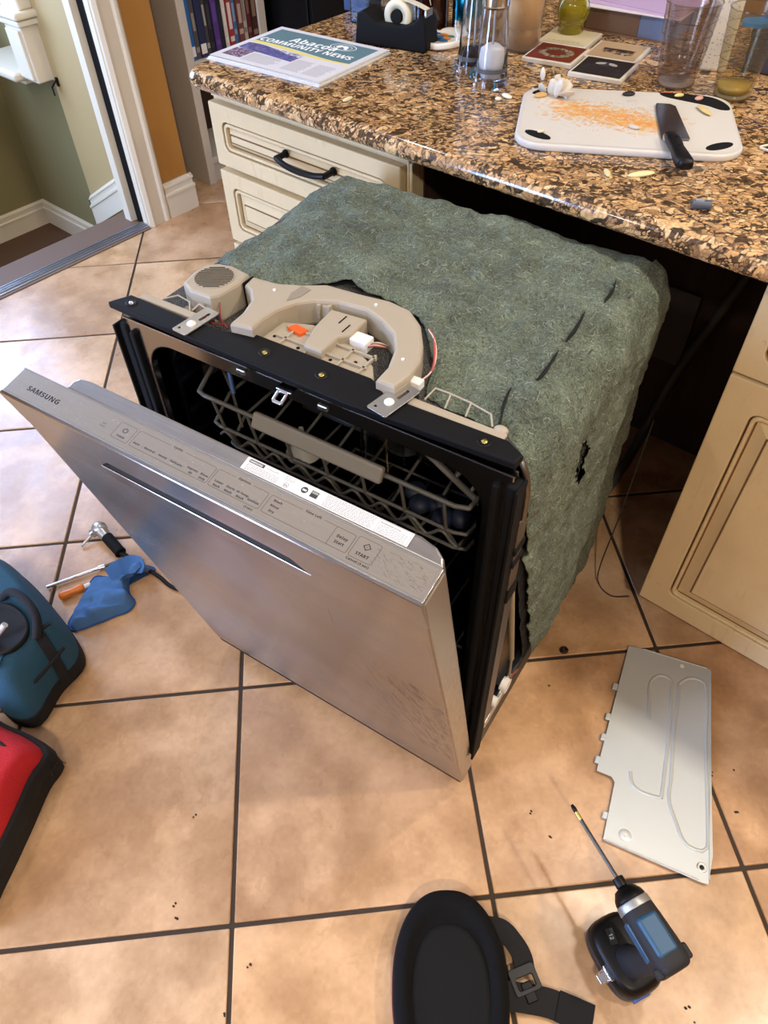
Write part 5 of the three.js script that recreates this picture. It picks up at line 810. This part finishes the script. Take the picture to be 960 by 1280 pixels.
// ---------------------------------------------------------------- things on the floor
{ // access panel
  const out = [[-0.167, -0.978], [-0.148, -0.988], [-0.005, -1.038], [0.116, -0.775], [0.160, -0.682], [0.174, -0.632], [0.163, -0.627], [-0.005, -0.580], [-0.041, -0.688], [-0.051, -0.694], [-0.079, -0.686]];
  const o = [0.02, -0.80], P = (a) => a.map(([x, z]) => [x - o[0], z - o[1]]);
  const g = thing('access_panel', 'pale grey pressed metal access panel with side tabs on the floor tiles', 'metal panel', [o[0], 0.0, o[1]]), mat = std(0xbcc1be, 0.36, 0.2);
  M('sheet', slab(P(out), 0.0075, 0.009, 0.0004), mat, g);
  const bead = (pts, r = 0.0036) => { const q = P(pts).map(([x, z]) => [x, 0.0088, z]); const t = tube(q, r, 60, 8, 0.5); t.scale(1, 1, 1); const pp = t.attributes.position; for (let i = 0; i < pp.count; i++) pp.setY(i, 0.0088 + (pp.getY(i) - 0.0088) * 0.55); t.computeVertexNormals(); M('pressed_bead', t, mat, g); };
  bead([[-0.052, -0.848], [-0.070, -0.885], [-0.088, -0.925], [-0.084, -0.952], [-0.066, -0.962], [-0.052, -0.955], [-0.045, -0.935], [-0.012, -0.860], [0.038, -0.726], [0.040, -0.718], [0.012, -0.705], [-0.012, -0.706], [-0.028, -0.726]]);
  bead([[-0.041, -0.962], [-0.022, -0.918], [-0.006, -0.868], [0.035, -0.772], [0.053, -0.725], [0.082, -0.695], [0.108, -0.672], [0.130, -0.672], [0.146, -0.686], [0.130, -0.726], [0.060, -0.872], [0.010, -0.985], [-0.012, -1.000], [-0.034, -0.985], [-0.041, -0.962]]);
  const lip = (a, b, h, w = 0.0016) => { const A = P([a])[0], B = P([b])[0], L = Math.hypot(B[0] - A[0], B[1] - A[1]); const q = box(L, h, w, 0, 0, 0, 0.0006); q.rotateY(-Math.atan2(B[1] - A[1], B[0] - A[0])); return q.translate((A[0] + B[0]) / 2, 0.009 - h / 2 + 0.002, (A[1] + B[1]) / 2); };
  M('turned_lip', [lip([-0.138, -0.991], [-0.012, -1.035], 0.010), lip([-0.003, -1.034], [0.172, -0.640], 0.009), lip([0.158, -0.6285], [-0.003, -0.582], 0.008)], mat, g);
  for (const [x, z] of [[-0.138, -0.872], [-0.115, -0.802], [-0.1, -0.757], [-0.085, -0.708], [-0.018, -0.622]].filter((_, i) => i !== 4)) { const t = M('side_tab', box(0.011, 0.005, 0.016, 0, 0, 0, 0.002), mat, g); const [a, b] = P([[x, z]])[0]; t.position.set(a - 0.003, 0.006, b); t.rotation.y = 0.29; }
  { const t = M('side_tab', box(0.010, 0.005, 0.014, 0, 0, 0, 0.002), mat, g); const [a, b] = P([[-0.021, -0.622]])[0]; t.position.set(a - 0.003, 0.006, b); t.rotation.y = 0.29; }
  const [sx, sz] = P([[0.153, -0.651]])[0]; M('screw_dimple', lathe([[0.0055, 0.0006], [0.0075, 0.0016], [0.009, 0]], 24).translate(sx, 0.009, sz), m.zinc, g); M('screw_dimple', lathe([[0, 0.001], [0.0038, 0.0006], [0.0042, 0]], 18).translate(sx, 0.009, sz), m.black, g);
  const [hx, hz] = P([[-0.055, -1.006]])[0]; M('punched_hole', cyl(0.0045, 0.0045, 0.0008, 18, hx, 0.0091, hz), m.white, g); const [dx, dz] = P([[0.022, -0.612]])[0]; M('dent', lathe([[0, 0.0008], [0.006, 0.0014], [0.012, 0]], 18).translate(dx, 0.009, dz), mat, g);
}
{ // compact impact driver standing on its battery
  const yaw = -Math.atan2(0.104, 0.225), g = thing('impact_driver', 'compact blue and black cordless impact driver standing on its battery with a long bit', 'power tool', [0.112, 0, -0.447], yaw);
  const blue = std(0x23506f, 0.45), Y = 0.162, bl = m.blackMatt, rub = std(0x1c1d20, 0.7);
  const rr = (x, r, e = 2.6, sy = 1) => superEllipse(r * sy, r, e, 28).map(([a, b]) => [x, Y + a, b]);
  M('motor_housing', loft([rr(-0.034, 0.0225, 2), rr(-0.030, 0.0265, 2.2), rr(-0.010, 0.0275, 2.4), rr(0.03, 0.0285, 2.8), rr(0.050, 0.0285, 3), rr(0.060, 0.026, 3), rr(0.063, 0.020, 3)]), rub, g);
  M('nose', loft([rr(-0.062, 0.011, 2), rr(-0.060, 0.0165, 2), rr(-0.050, 0.0235, 2), rr(-0.043, 0.0255, 2), rr(-0.040, 0.0245, 2)]), m.black, g);
  lab(M('silver_ring', loft([rr(-0.041, 0.0255, 2), rr(-0.039, 0.0268, 2), rr(-0.029, 0.0274, 2.1), rr(-0.027, 0.0262, 2.1)]), std(0xa5a6a4, 0.42, 0.7), g), 'silver ring at the nose');
  lab(M('side_shell', [box(0.060, 0.022, 0.036, 0.014, Y + 0.0185, 0.002, 0.007), box(0.058, 0.020, 0.010, 0.010, Y - 0.002, 0.0245, 0.004)], blue, g), 'blue plastic shell');
  M('rear_cap', [box(0.020, 0.050, 0.050, 0.055, Y, 0, 0.010), box(0.022, 0.016, 0.012, 0.048, Y + 0.012, -0.0255, 0.004), box(0.016, 0.014, 0.012, 0.056, Y + 0.008, 0.0265, 0.004)], rub, g);
  M('chuck', loft([rr(-0.078, 0.0075, 2), rr(-0.077, 0.0095, 2), rr(-0.064, 0.0098, 2), rr(-0.062, 0.008, 2)]), m.black, g);
  lab(M('driver_bit', [rod([-0.078, Y, 0], [-0.190, Y, 0], 0.0032, 10)], std(0x4a4744, 0.32, 1), g), 'long steel bit');
  lab(M('bit_sleeve', rod([-0.176, Y, 0], [-0.190, Y, 0], 0.0034, 10), m.brass, g), 'brass coloured band'); M('bit_tip', loft([rr(-0.190, 0.0032, 2), rr(-0.196, 0.004, 2), rr(-0.203, 0.0024, 2)]), m.black, g);
  const hs = (y, w, d, x, z) => superEllipse(w, d, 2.6, 24).map(([a, b]) => [x + a, y, z + b]);
  M('grip', loft([hs(0.142, 0.022, 0.018, 0.036, 0), hs(0.11, 0.020, 0.017, 0.033, 0.004), hs(0.075, 0.021, 0.017, 0.026, 0.012), hs(0.050, 0.026, 0.021, 0.018, 0.018)]), rub, g);
  M('trigger', box(0.014, 0.026, 0.013, 0.010, 0.124, 0, 0.004), m.black, g);
  M('battery_foot', loft([[0.002, 0.94], [0.006, 1], [0.034, 1], [0.046, 0.96], [0.056, 0.8]].map(([y, s]) => superEllipse(0.060 * s, 0.045 * s, 3.2, 36).map(([a, b]) => [0.006 + a, y, b + 0.012]))), m.black, g);
  lab(M('battery_band', loft([[0.008, 1.012], [0.012, 1.02], [0.028, 1.02], [0.031, 1.01]].map(([y, s]) => superEllipse(0.060 * s, 0.045 * s, 3.2, 36).map(([a, b]) => [0.006 + a, y, b + 0.012]))), std(0x15202c, 0.4), g), 'dark blue battery');
  for (let k = 0; k < 4; k++) M('grip_rib', box(0.0018, 0.002, 0.034, -0.044 + k * 0.005, 0.0535 - (k < 2 ? 0.003 * (2 - k) : 0), 0.020), std(0x6c6f72, 0.5), g);
  const num = canvasTex(128, 64, (c) => { c.fillStyle = '#14161a'; c.fillRect(0, 0, 128, 64); c.fillStyle = '#a7aaa8'; c.font = 'bold 46px sans-serif'; c.textAlign = 'center'; c.textBaseline = 'middle'; c.fillText('12', 64, 34); });
  { const p = new THREE.PlaneGeometry(0.024, 0.012); p.rotateX(-Math.PI / 2); p.rotateY(-0.2); lab(raw('voltage_mark', p.translate(-0.022, 0.0567, 0.024), std(null, 0.5, 0, { map: num }), g), 'number on the battery'); }
  M('blue_latch', box(0.006, 0.014, 0.03, 0.066, 0.022, 0.022, 0.002), std(0x2a4f9a, 0.4), g);
  lab(M('belt_clip', [box(0.024, 0.002, 0.010, 0.018, 0.047, 0.054, 0.001), box(0.020, 0.024, 0.002, 0.018, 0.036, 0.0595, 0.0008), box(0.014, 0.002, 0.012, 0.018, 0.024, 0.064, 0.001), ...polywire([[0.010, 0.036, 0.060], [0.010, 0.016, 0.067], [0.026, 0.016, 0.067], [0.026, 0.036, 0.060]], 0.0015)], m.chrome, g), 'bright steel belt clip');
}
{ // knee pad
  const th = THREE.MathUtils.degToRad(39.7), g = thing('knee_pad', 'black foam knee pad with hollow centre lying on the tiles', 'knee pad', [-0.078, 0, -0.213], th), foam = phys(0x0c0c0c, 0.9, 0, { specularIntensity: 0.4, bumpMap: rep(plasterBump, 8), bumpScale: 0.0008 });
  const pad = (a, b, zo = 0) => { const o = superEllipse(a, b, 2.5, 64); return o.map(([x, z]) => [x * (z < 0 ? 1 - 0.12 * (z / b) ** 2 : 1), z + zo]); };
  const R = (a, b, y, zo = 0) => pad(a, b, zo).map(([x, z]) => [x, y, z]);
  M('shell', loft([R(0.086, 0.130, 0.002), R(0.092, 0.138, 0.014), R(0.093, 0.140, 0.034), R(0.089, 0.136, 0.048), R(0.082, 0.130, 0.054), R(0.074, 0.116, 0.055), R(0.067, 0.104, 0.050), R(0.062, 0.096, 0.043)], true, true), foam, g);
  lab(M('center_cushion', loft([R(0.063, 0.098, 0.0415, 0.012), R(0.061, 0.096, 0.045, 0.012), R(0.055, 0.088, 0.0465, 0.012), R(0.02, 0.03, 0.047, 0.012)], true, true), phys(0x131313, 0.8, 0, { specularIntensity: 0.4 }), g), 'flat hollow centre');
  for (const s of [-1, 1]) { const pts = R(0.0925, 0.1385, 0.012).filter(([x, , z]) => x * s > 0.06 && z > -0.075 && z < 0.10).sort((a, b) => a[2] - b[2]); lab(M('red_piping', tube(pts, 0.0022, 40, 6), std(0x7a1f26, 0.7), g), 'dark red edge'); }
  const toL = ([x, y, z]) => { const q = V3(x + 0.078, y, z + 0.213).applyAxisAngle(V3(0, 1, 0), -th); return q.toArray(); };
  const strap = std(0x0f0f10, 0.85);
  lab(M('strap', ribbon([[-0.088, 0.020, -0.318], [-0.062, 0.018, -0.335], [-0.036, 0.016, -0.334], [-0.012, 0.013, -0.325], [0.002, 0.012, -0.311]].map(toL), 0.034, 0.0024, [[0, 1, 0], [0, 1, 0], [0.3, 1, 0], [0.2, 1, 0.1], [0.1, 1, 0.1]]), strap, g), 'upper strap');
  lab(M('strap', ribbon([[-0.012, 0.020, -0.255], [0.020, 0.014, -0.278], [0.055, 0.008, -0.300], [0.085, 0.006, -0.312], [0.112, 0.004, -0.322]].map(toL), 0.042, 0.0024), strap, g), 'lower strap');
  M('strap_end', ribbon([[0.068, 0.010, -0.306], [0.095, 0.0085, -0.316], [0.122, 0.005, -0.326]].map(toL), 0.045, 0.002), std(0x0b0b0c, 0.9), g);
  const b = part('buckle', g); { const q = toL([0.008, 0.012, -0.300]); b.position.set(...q); b.rotation.y = 0.35; }
  { const s = rrect(0.046, 0.040, 0.006); s.holes.push(rrect(0.030, 0.018, 0.004, 0, -0.004)); M('buckle_frame', extrude(s, 0.008, 0.0015).rotateX(-Math.PI / 2), std(0x17181a, 0.5), b); M('buckle_tongue', box(0.018, 0.006, 0.03, 0, 0.003, 0.018, 0.002), m.black, b); }
  for (let k = 0; k < 4; k++) M('frayed_thread', tube([[0.122, 0.006, -0.31 - 0.004 * k], [0.132 + 0.003 * k, 0.008, -0.318], [0.136, 0.004, -0.330 + 0.006 * k]].map(toL), 0.0005, 8, 4), strap, g);
}
{ // blue cloth
  const out = smoothPoly([[-1.206, -0.405], [-1.176, -0.428], [-1.150, -0.436], [-1.150, -0.424], [-1.176, -0.402], [-1.170, -0.375], [-1.140, -0.352], [-1.108, -0.345], [-1.098, -0.322], [-1.110, -0.292], [-1.124, -0.255], [-1.150, -0.208], [-1.172, -0.206], [-1.198, -0.246], [-1.228, -0.295], [-1.243, -0.328], [-1.222, -0.345], [-1.205, -0.362]], 110);
  const c0 = [-1.172, -0.318], rings = []; const K = 14;
  for (let k = 0; k <= K; k++) { const s = 1 - k / K * 0.96; rings.push(out.map(([x, z]) => { const X = c0[0] + (x - c0[0]) * s, Z = c0[1] + (z - c0[1]) * s, e = smooth(0, 0.18, k / K); return [X, 0.003 + e * (0.006 + 0.022 * Math.abs(Math.sin((X * 0.6 + Z) * 62 + 2.2 * fbm(X * 22, Z * 22, 0, 2, 3))) * smooth(-1.20, -1.13, X) + 0.020 * fbm(X * 40, Z * 40, 0, 3, 8) + (Z < -0.36 ? 0.012 * Math.abs(Math.sin(X * 90)) : 0)), Z]; })); }
  rings.unshift(out.map(([x, z]) => [x, 0.0005, z]));
  const weaveB = dataTex(128, 128, (i, j, o) => { o[0] = o[1] = o[2] = 128 + 90 * Math.sin(i * 0.8) * Math.sin(j * 0.8) + 30 * (hash2(i, j) - 0.5); }, false);
  const g = thing('cleaning_cloth', 'crumpled blue microfibre cloth on the tiles below the door', 'cloth');
  M('cloth', loft(rings), std(0x4d79ad, 0.95, 0, { bumpMap: rep(weaveB, 60), bumpScale: 0.0006 }), g);
  lab(M('stitched_hem', tube(out.map(([x, z]) => [x, 0.004, z]), 0.0022, 220, 6, 0.5, true), std(0x2c4f8c, 0.9), g), 'darker stitched hem');
  lab(M('folded_tongue', ribbon([[-1.195, 0.022, -0.345], [-1.185, 0.036, -0.375], [-1.172, 0.034, -0.402], [-1.160, 0.020, -0.395]], 0.05, 0.004, [[0.4, 1, 0.2], [0.8, 0.7, 0.2], [0.2, 1, 0.6], [-0.5, 0.8, 0.4]]), std(0x4470a6, 0.95), g), 'folded over end');
}
{ // right-angle attachment
  const g = thing('angle_driver', 'right angle driver attachment with round metal head and black grip beside the door', 'tool');
  const h = [-1.343, 0.028, -0.418];
  M('gear_head', [mv(new THREE.SphereGeometry(0.019, 24, 16).scale(1.15, 0.9, 1), ...h), rod([h[0], h[1], h[2]], [h[0] + 0.038, h[1] - 0.006, h[2] + 0.004], 0.0165, 20, 0.0125), rod([h[0], h[1], h[2]], [h[0] - 0.012, 0.016, h[2] + 0.018], 0.012, 16)], std(0xb8bab8, 0.3, 0.8), g);
  M('bit', rod([h[0] - 0.008, 0.018, h[2] + 0.014], [-1.350, 0.006, -0.360], 0.0034, 10), m.zinc, g);
  M('grip', [rod([h[0] + 0.034, 0.023, h[2] + 0.003], [-1.245, 0.017, -0.409], 0.0145, 20, 0.0135), mv(new THREE.TorusGeometry(0.0138, 0.0012, 6, 20).rotateY(Math.PI / 2), -1.248, 0.017, -0.409)], m.blackMatt, g);
  M('shaft', [rod([-1.247, 0.016, -0.409], [-1.178, 0.009, -0.418], 0.007, 12)], m.black, g); lab(M('red_sleeve', rod([-1.180, 0.010, -0.418], [-1.152, 0.009, -0.423], 0.0072, 12), std(0x8f2e2a, 0.5), g), 'red sleeve'); M('cord', tube([[-1.153, 0.009, -0.423], [-1.12, 0.006, -0.428], [-1.07, 0.005, -0.43], [-0.99, 0.005, -0.46]], 0.005, 24, 8), m.black, g);
}
{ // extension rod
  const g = thing('extension_bar', 'slim bright steel extension bar on the tiles above the cloth', 'tool'), A = V3(-1.304, 0.007, -0.234), B = V3(-1.226, 0.008, -0.416), at = (t) => A.clone().lerp(B, t).toArray();
  M('bar', rod(at(0), at(0.64), 0.0042, 12), m.chrome, g); M('collar', [rod(at(0.62), at(0.70), 0.0062, 14), rod(at(0.655), at(0.665), 0.0068, 14)], m.zinc, g); M('tail', rod(at(0.7), at(1), 0.0042, 12), std(0x5c5348, 0.4, 0.8), g);
}
{ // screwdriver
  const g = thing('screwdriver', 'screwdriver with an orange handle partly under the blue cloth', 'screwdriver', [-1.2435, 0.0112, -0.262], 0), A = V3(0, 0, 0), dir = V3(0.019, 0, -0.052).normalize();
  g.rotation.y = Math.atan2(dir.x, dir.z); const P = [[0, 0.004], [0.002, 0.009], [0.012, 0.0105], [0.032, 0.0085], [0.05, 0.0105], [0.058, 0.0085], [0.061, 0.005]];
  M('handle', new THREE.LatheGeometry(P.map(([y, r]) => new THREE.Vector2(r, y)), 18).rotateX(Math.PI / 2).translate(0, 0, -0.028), std(0xe07a1c, 0.4), g);
  M('collar', rod([0, 0, 0.032], [0, 0, 0.046], 0.0055, 14), m.white, g); M('blade', rod([0, 0, 0.044], [0, -0.004, 0.14], 0.0026, 10), m.zinc, g);
}
function toolBag(name, label, foot, H, col, opts) { // soft bag lofted over its footprint
  const g = thing(name, label, 'tool bag'), body = std(col, 0.85, 0, { bumpMap: rep(plasterBump, 14), bumpScale: 0.0007 }), blk = std(0x0e0e10, 0.85), n = foot.length;
  const c = [0, 0]; foot.forEach(([x, z]) => { c[0] += x / n; c[1] += z / n; });
  const rr = (y, s, wob = 0) => foot.map(([x, z], k) => { const w = 1 + wob * (fbm(k * 0.13 + y * 9, y * 20, 0, 2, 6) - 0.5); return [c[0] + (x - c[0]) * s * w, y, c[1] + (z - c[1]) * s * w]; });
  M('base', loft([rr(0.002, 0.97), rr(0.008, 1), rr(opts.band, 1.0, 0.02), rr(opts.band + 0.004, 0.985, 0.02)]), blk, g);
  M('body', loft([rr(opts.band - 0.002, 0.985, 0.02), ...opts.prof.map(([y, s]) => rr(y * H, s, 0.06))], false, true), body, g);
  return { g, rr, body, blk, c };
}
{
  const foot = smoothPoly([[-1.050, -0.172], [-1.030, -0.10], [-1.000, -0.03], [-1.035, 0.000], [-1.20, 0.000], [-1.42, 0.000], [-1.47, -0.02], [-1.46, -0.15], [-1.40, -0.20], [-1.20, -0.205]], 72);
  const { g, body, blk, rr } = toolBag('tool_bag', 'teal blue canvas tool bag with black base and an open top', foot, 0.15, 0x1f4a5e, { band: 0.04, prof: [[0.3, 0.99], [0.6, 0.93], [0.85, 0.82], [0.95, 0.76], [1.0, 0.66]] });
  { const e = superEllipse(0.062, 0.05, 2.3, 40).map(([x, z]) => [x - 1.15, z - 0.085]); M('top_opening', loft([ring(e, 0.146, 1.08), ring(e, 0.158, 1.1), ring(e, 0.160, 1.0), ring(e, 0.153, 0.94), ring(e, 0.1515, 0.4)]), blk, g); }
  lab(M('pocket_band', tube([[-1.052, 0.10, -0.155], [-1.036, 0.095, -0.09], [-1.030, 0.088, -0.03]], 0.004, 20, 6), blk, g), 'black binding');
  M('strap', ribbon([[-1.09, 0.150, -0.135], [-1.062, 0.125, -0.130], [-1.040, 0.08, -0.125], [-1.032, 0.03, -0.12]], 0.02, 0.003, [[0.3, 1, 0], [1, 0.5, 0], [1, 0.2, 0], [1, 0.1, 0]]), blk, g);
  M('carry_handle', tube([[-1.075, 0.148, -0.125], [-1.10, 0.172, -0.150], [-1.15, 0.180, -0.158], [-1.20, 0.172, -0.150], [-1.22, 0.150, -0.130]], 0.009, 30, 10), blk, g);
  M('pocket_flap', ribbon([[-1.08, 0.152, -0.05], [-1.11, 0.166, -0.025], [-1.16, 0.168, -0.018], [-1.21, 0.160, -0.02]], 0.035, 0.005), body, g);
  M('zip_pull', box(0.010, 0.005, 0.026, -1.085, 0.152, -0.150, 0.002), blk, g);
  const t = thing('hand_tool', 'grey and red tool handle sticking out of the open blue bag', 'tool'); M('grey_end', rod([-1.128, 0.166, -0.072], [-1.118, 0.190, -0.098], 0.0065, 12), std(0xc9c6be, 0.4), t); M('red_grip', rod([-1.160, 0.163, -0.052], [-1.129, 0.1645, -0.071], 0.009, 12), std(0x9a2226, 0.45), t);
}
{
  const foot = smoothPoly([[-0.885, -0.012], [-0.868, 0.03], [-0.82, 0.105], [-0.775, 0.180], [-0.74, 0.25], [-0.78, 0.30], [-0.95, 0.36], [-1.06, 0.34], [-1.12, 0.16], [-1.09, 0.045], [-1.00, 0.010], [-0.93, -0.012]], 72);
  const { g, body, blk, rr } = toolBag('tool_bag', 'bright red tool bag with black side band lying next to the blue one', foot, 0.13, 0xb5161b, { band: 0.045, prof: [[0.5, 0.965], [0.75, 0.92], [0.95, 0.84], [1.0, 0.72]] });
  M('side_band', loft([rr(0.04, 1.005), rr(0.05, 1.01), rr(0.075, 0.985), rr(0.085, 0.965)]), blk, g);
  M('seam_piping', tube([[-0.895, 0.116, 0.03], [-0.94, 0.128, 0.042], [-1.0, 0.135, 0.06], [-1.08, 0.13, 0.085]], 0.004, 24, 6), blk, g);
  M('pocket_mouth', slab(smoothPoly(superEllipse(0.055, 0.075, 2.2, 20), 40).map(([x, z]) => [x - 1.0, z + 0.145]), 0.124, 0.134, 0.003), blk, g);
  for (let k = 0; k < 6; k++) M('frayed_thread', tube([[-0.886, 0.05 + 0.006 * k, 0.0], [-0.872 + 0.004 * k, 0.055, -0.012 + 0.006 * k], [-0.866, 0.045, -0.018 + 0.008 * k]], 0.0006, 8, 4), blk, g);
}
{ const o = tag(M('rubber_washer', new THREE.TorusGeometry(0.0062, 0.0034, 10, 24).rotateX(Math.PI / 2).rotateZ(0.25).translate(-0.270, 0.006, -0.879), std(0x2a0f10, 0.6)), 'dark red rubber washer on the grout line by the dishwasher', 'washer'); }
{ // crumbs on the tiles
  const R = rng(71), places = [[0.23, -0.44], [0.243, -0.428], [-0.03, -0.455], [-0.25, -0.79], [0.10, -0.83], [0.125, -0.86], [-0.52, 0.0], [-0.50, 0.01], [-0.33, 0.05], [-0.35, -0.02], [-0.08, -0.52], [-0.13, -0.54], [-0.62, -0.12], [0.16, -0.79]];
  const pts = []; for (const [x, z] of places) for (let k = 0; k < 2; k++) { const g = new THREE.IcosahedronGeometry(0.0014 + R() * 0.0012, 0); g.scale(1.3, 0.5, 1); pts.push(g.translate(x + (R() - 0.5) * 0.012, 0.0006, z + (R() - 0.5) * 0.012)); }
  const o = tag(M('floor_crumbs', pts, std(0x2e2218, 0.9)), 'scattered dark crumbs of dirt on the floor tiles', 'dirt'); o.userData.kind = 'stuff';
}
scene.traverse((o) => { if (o.isLight) o.castShadow = true; });
renderer.render(scene, camera);
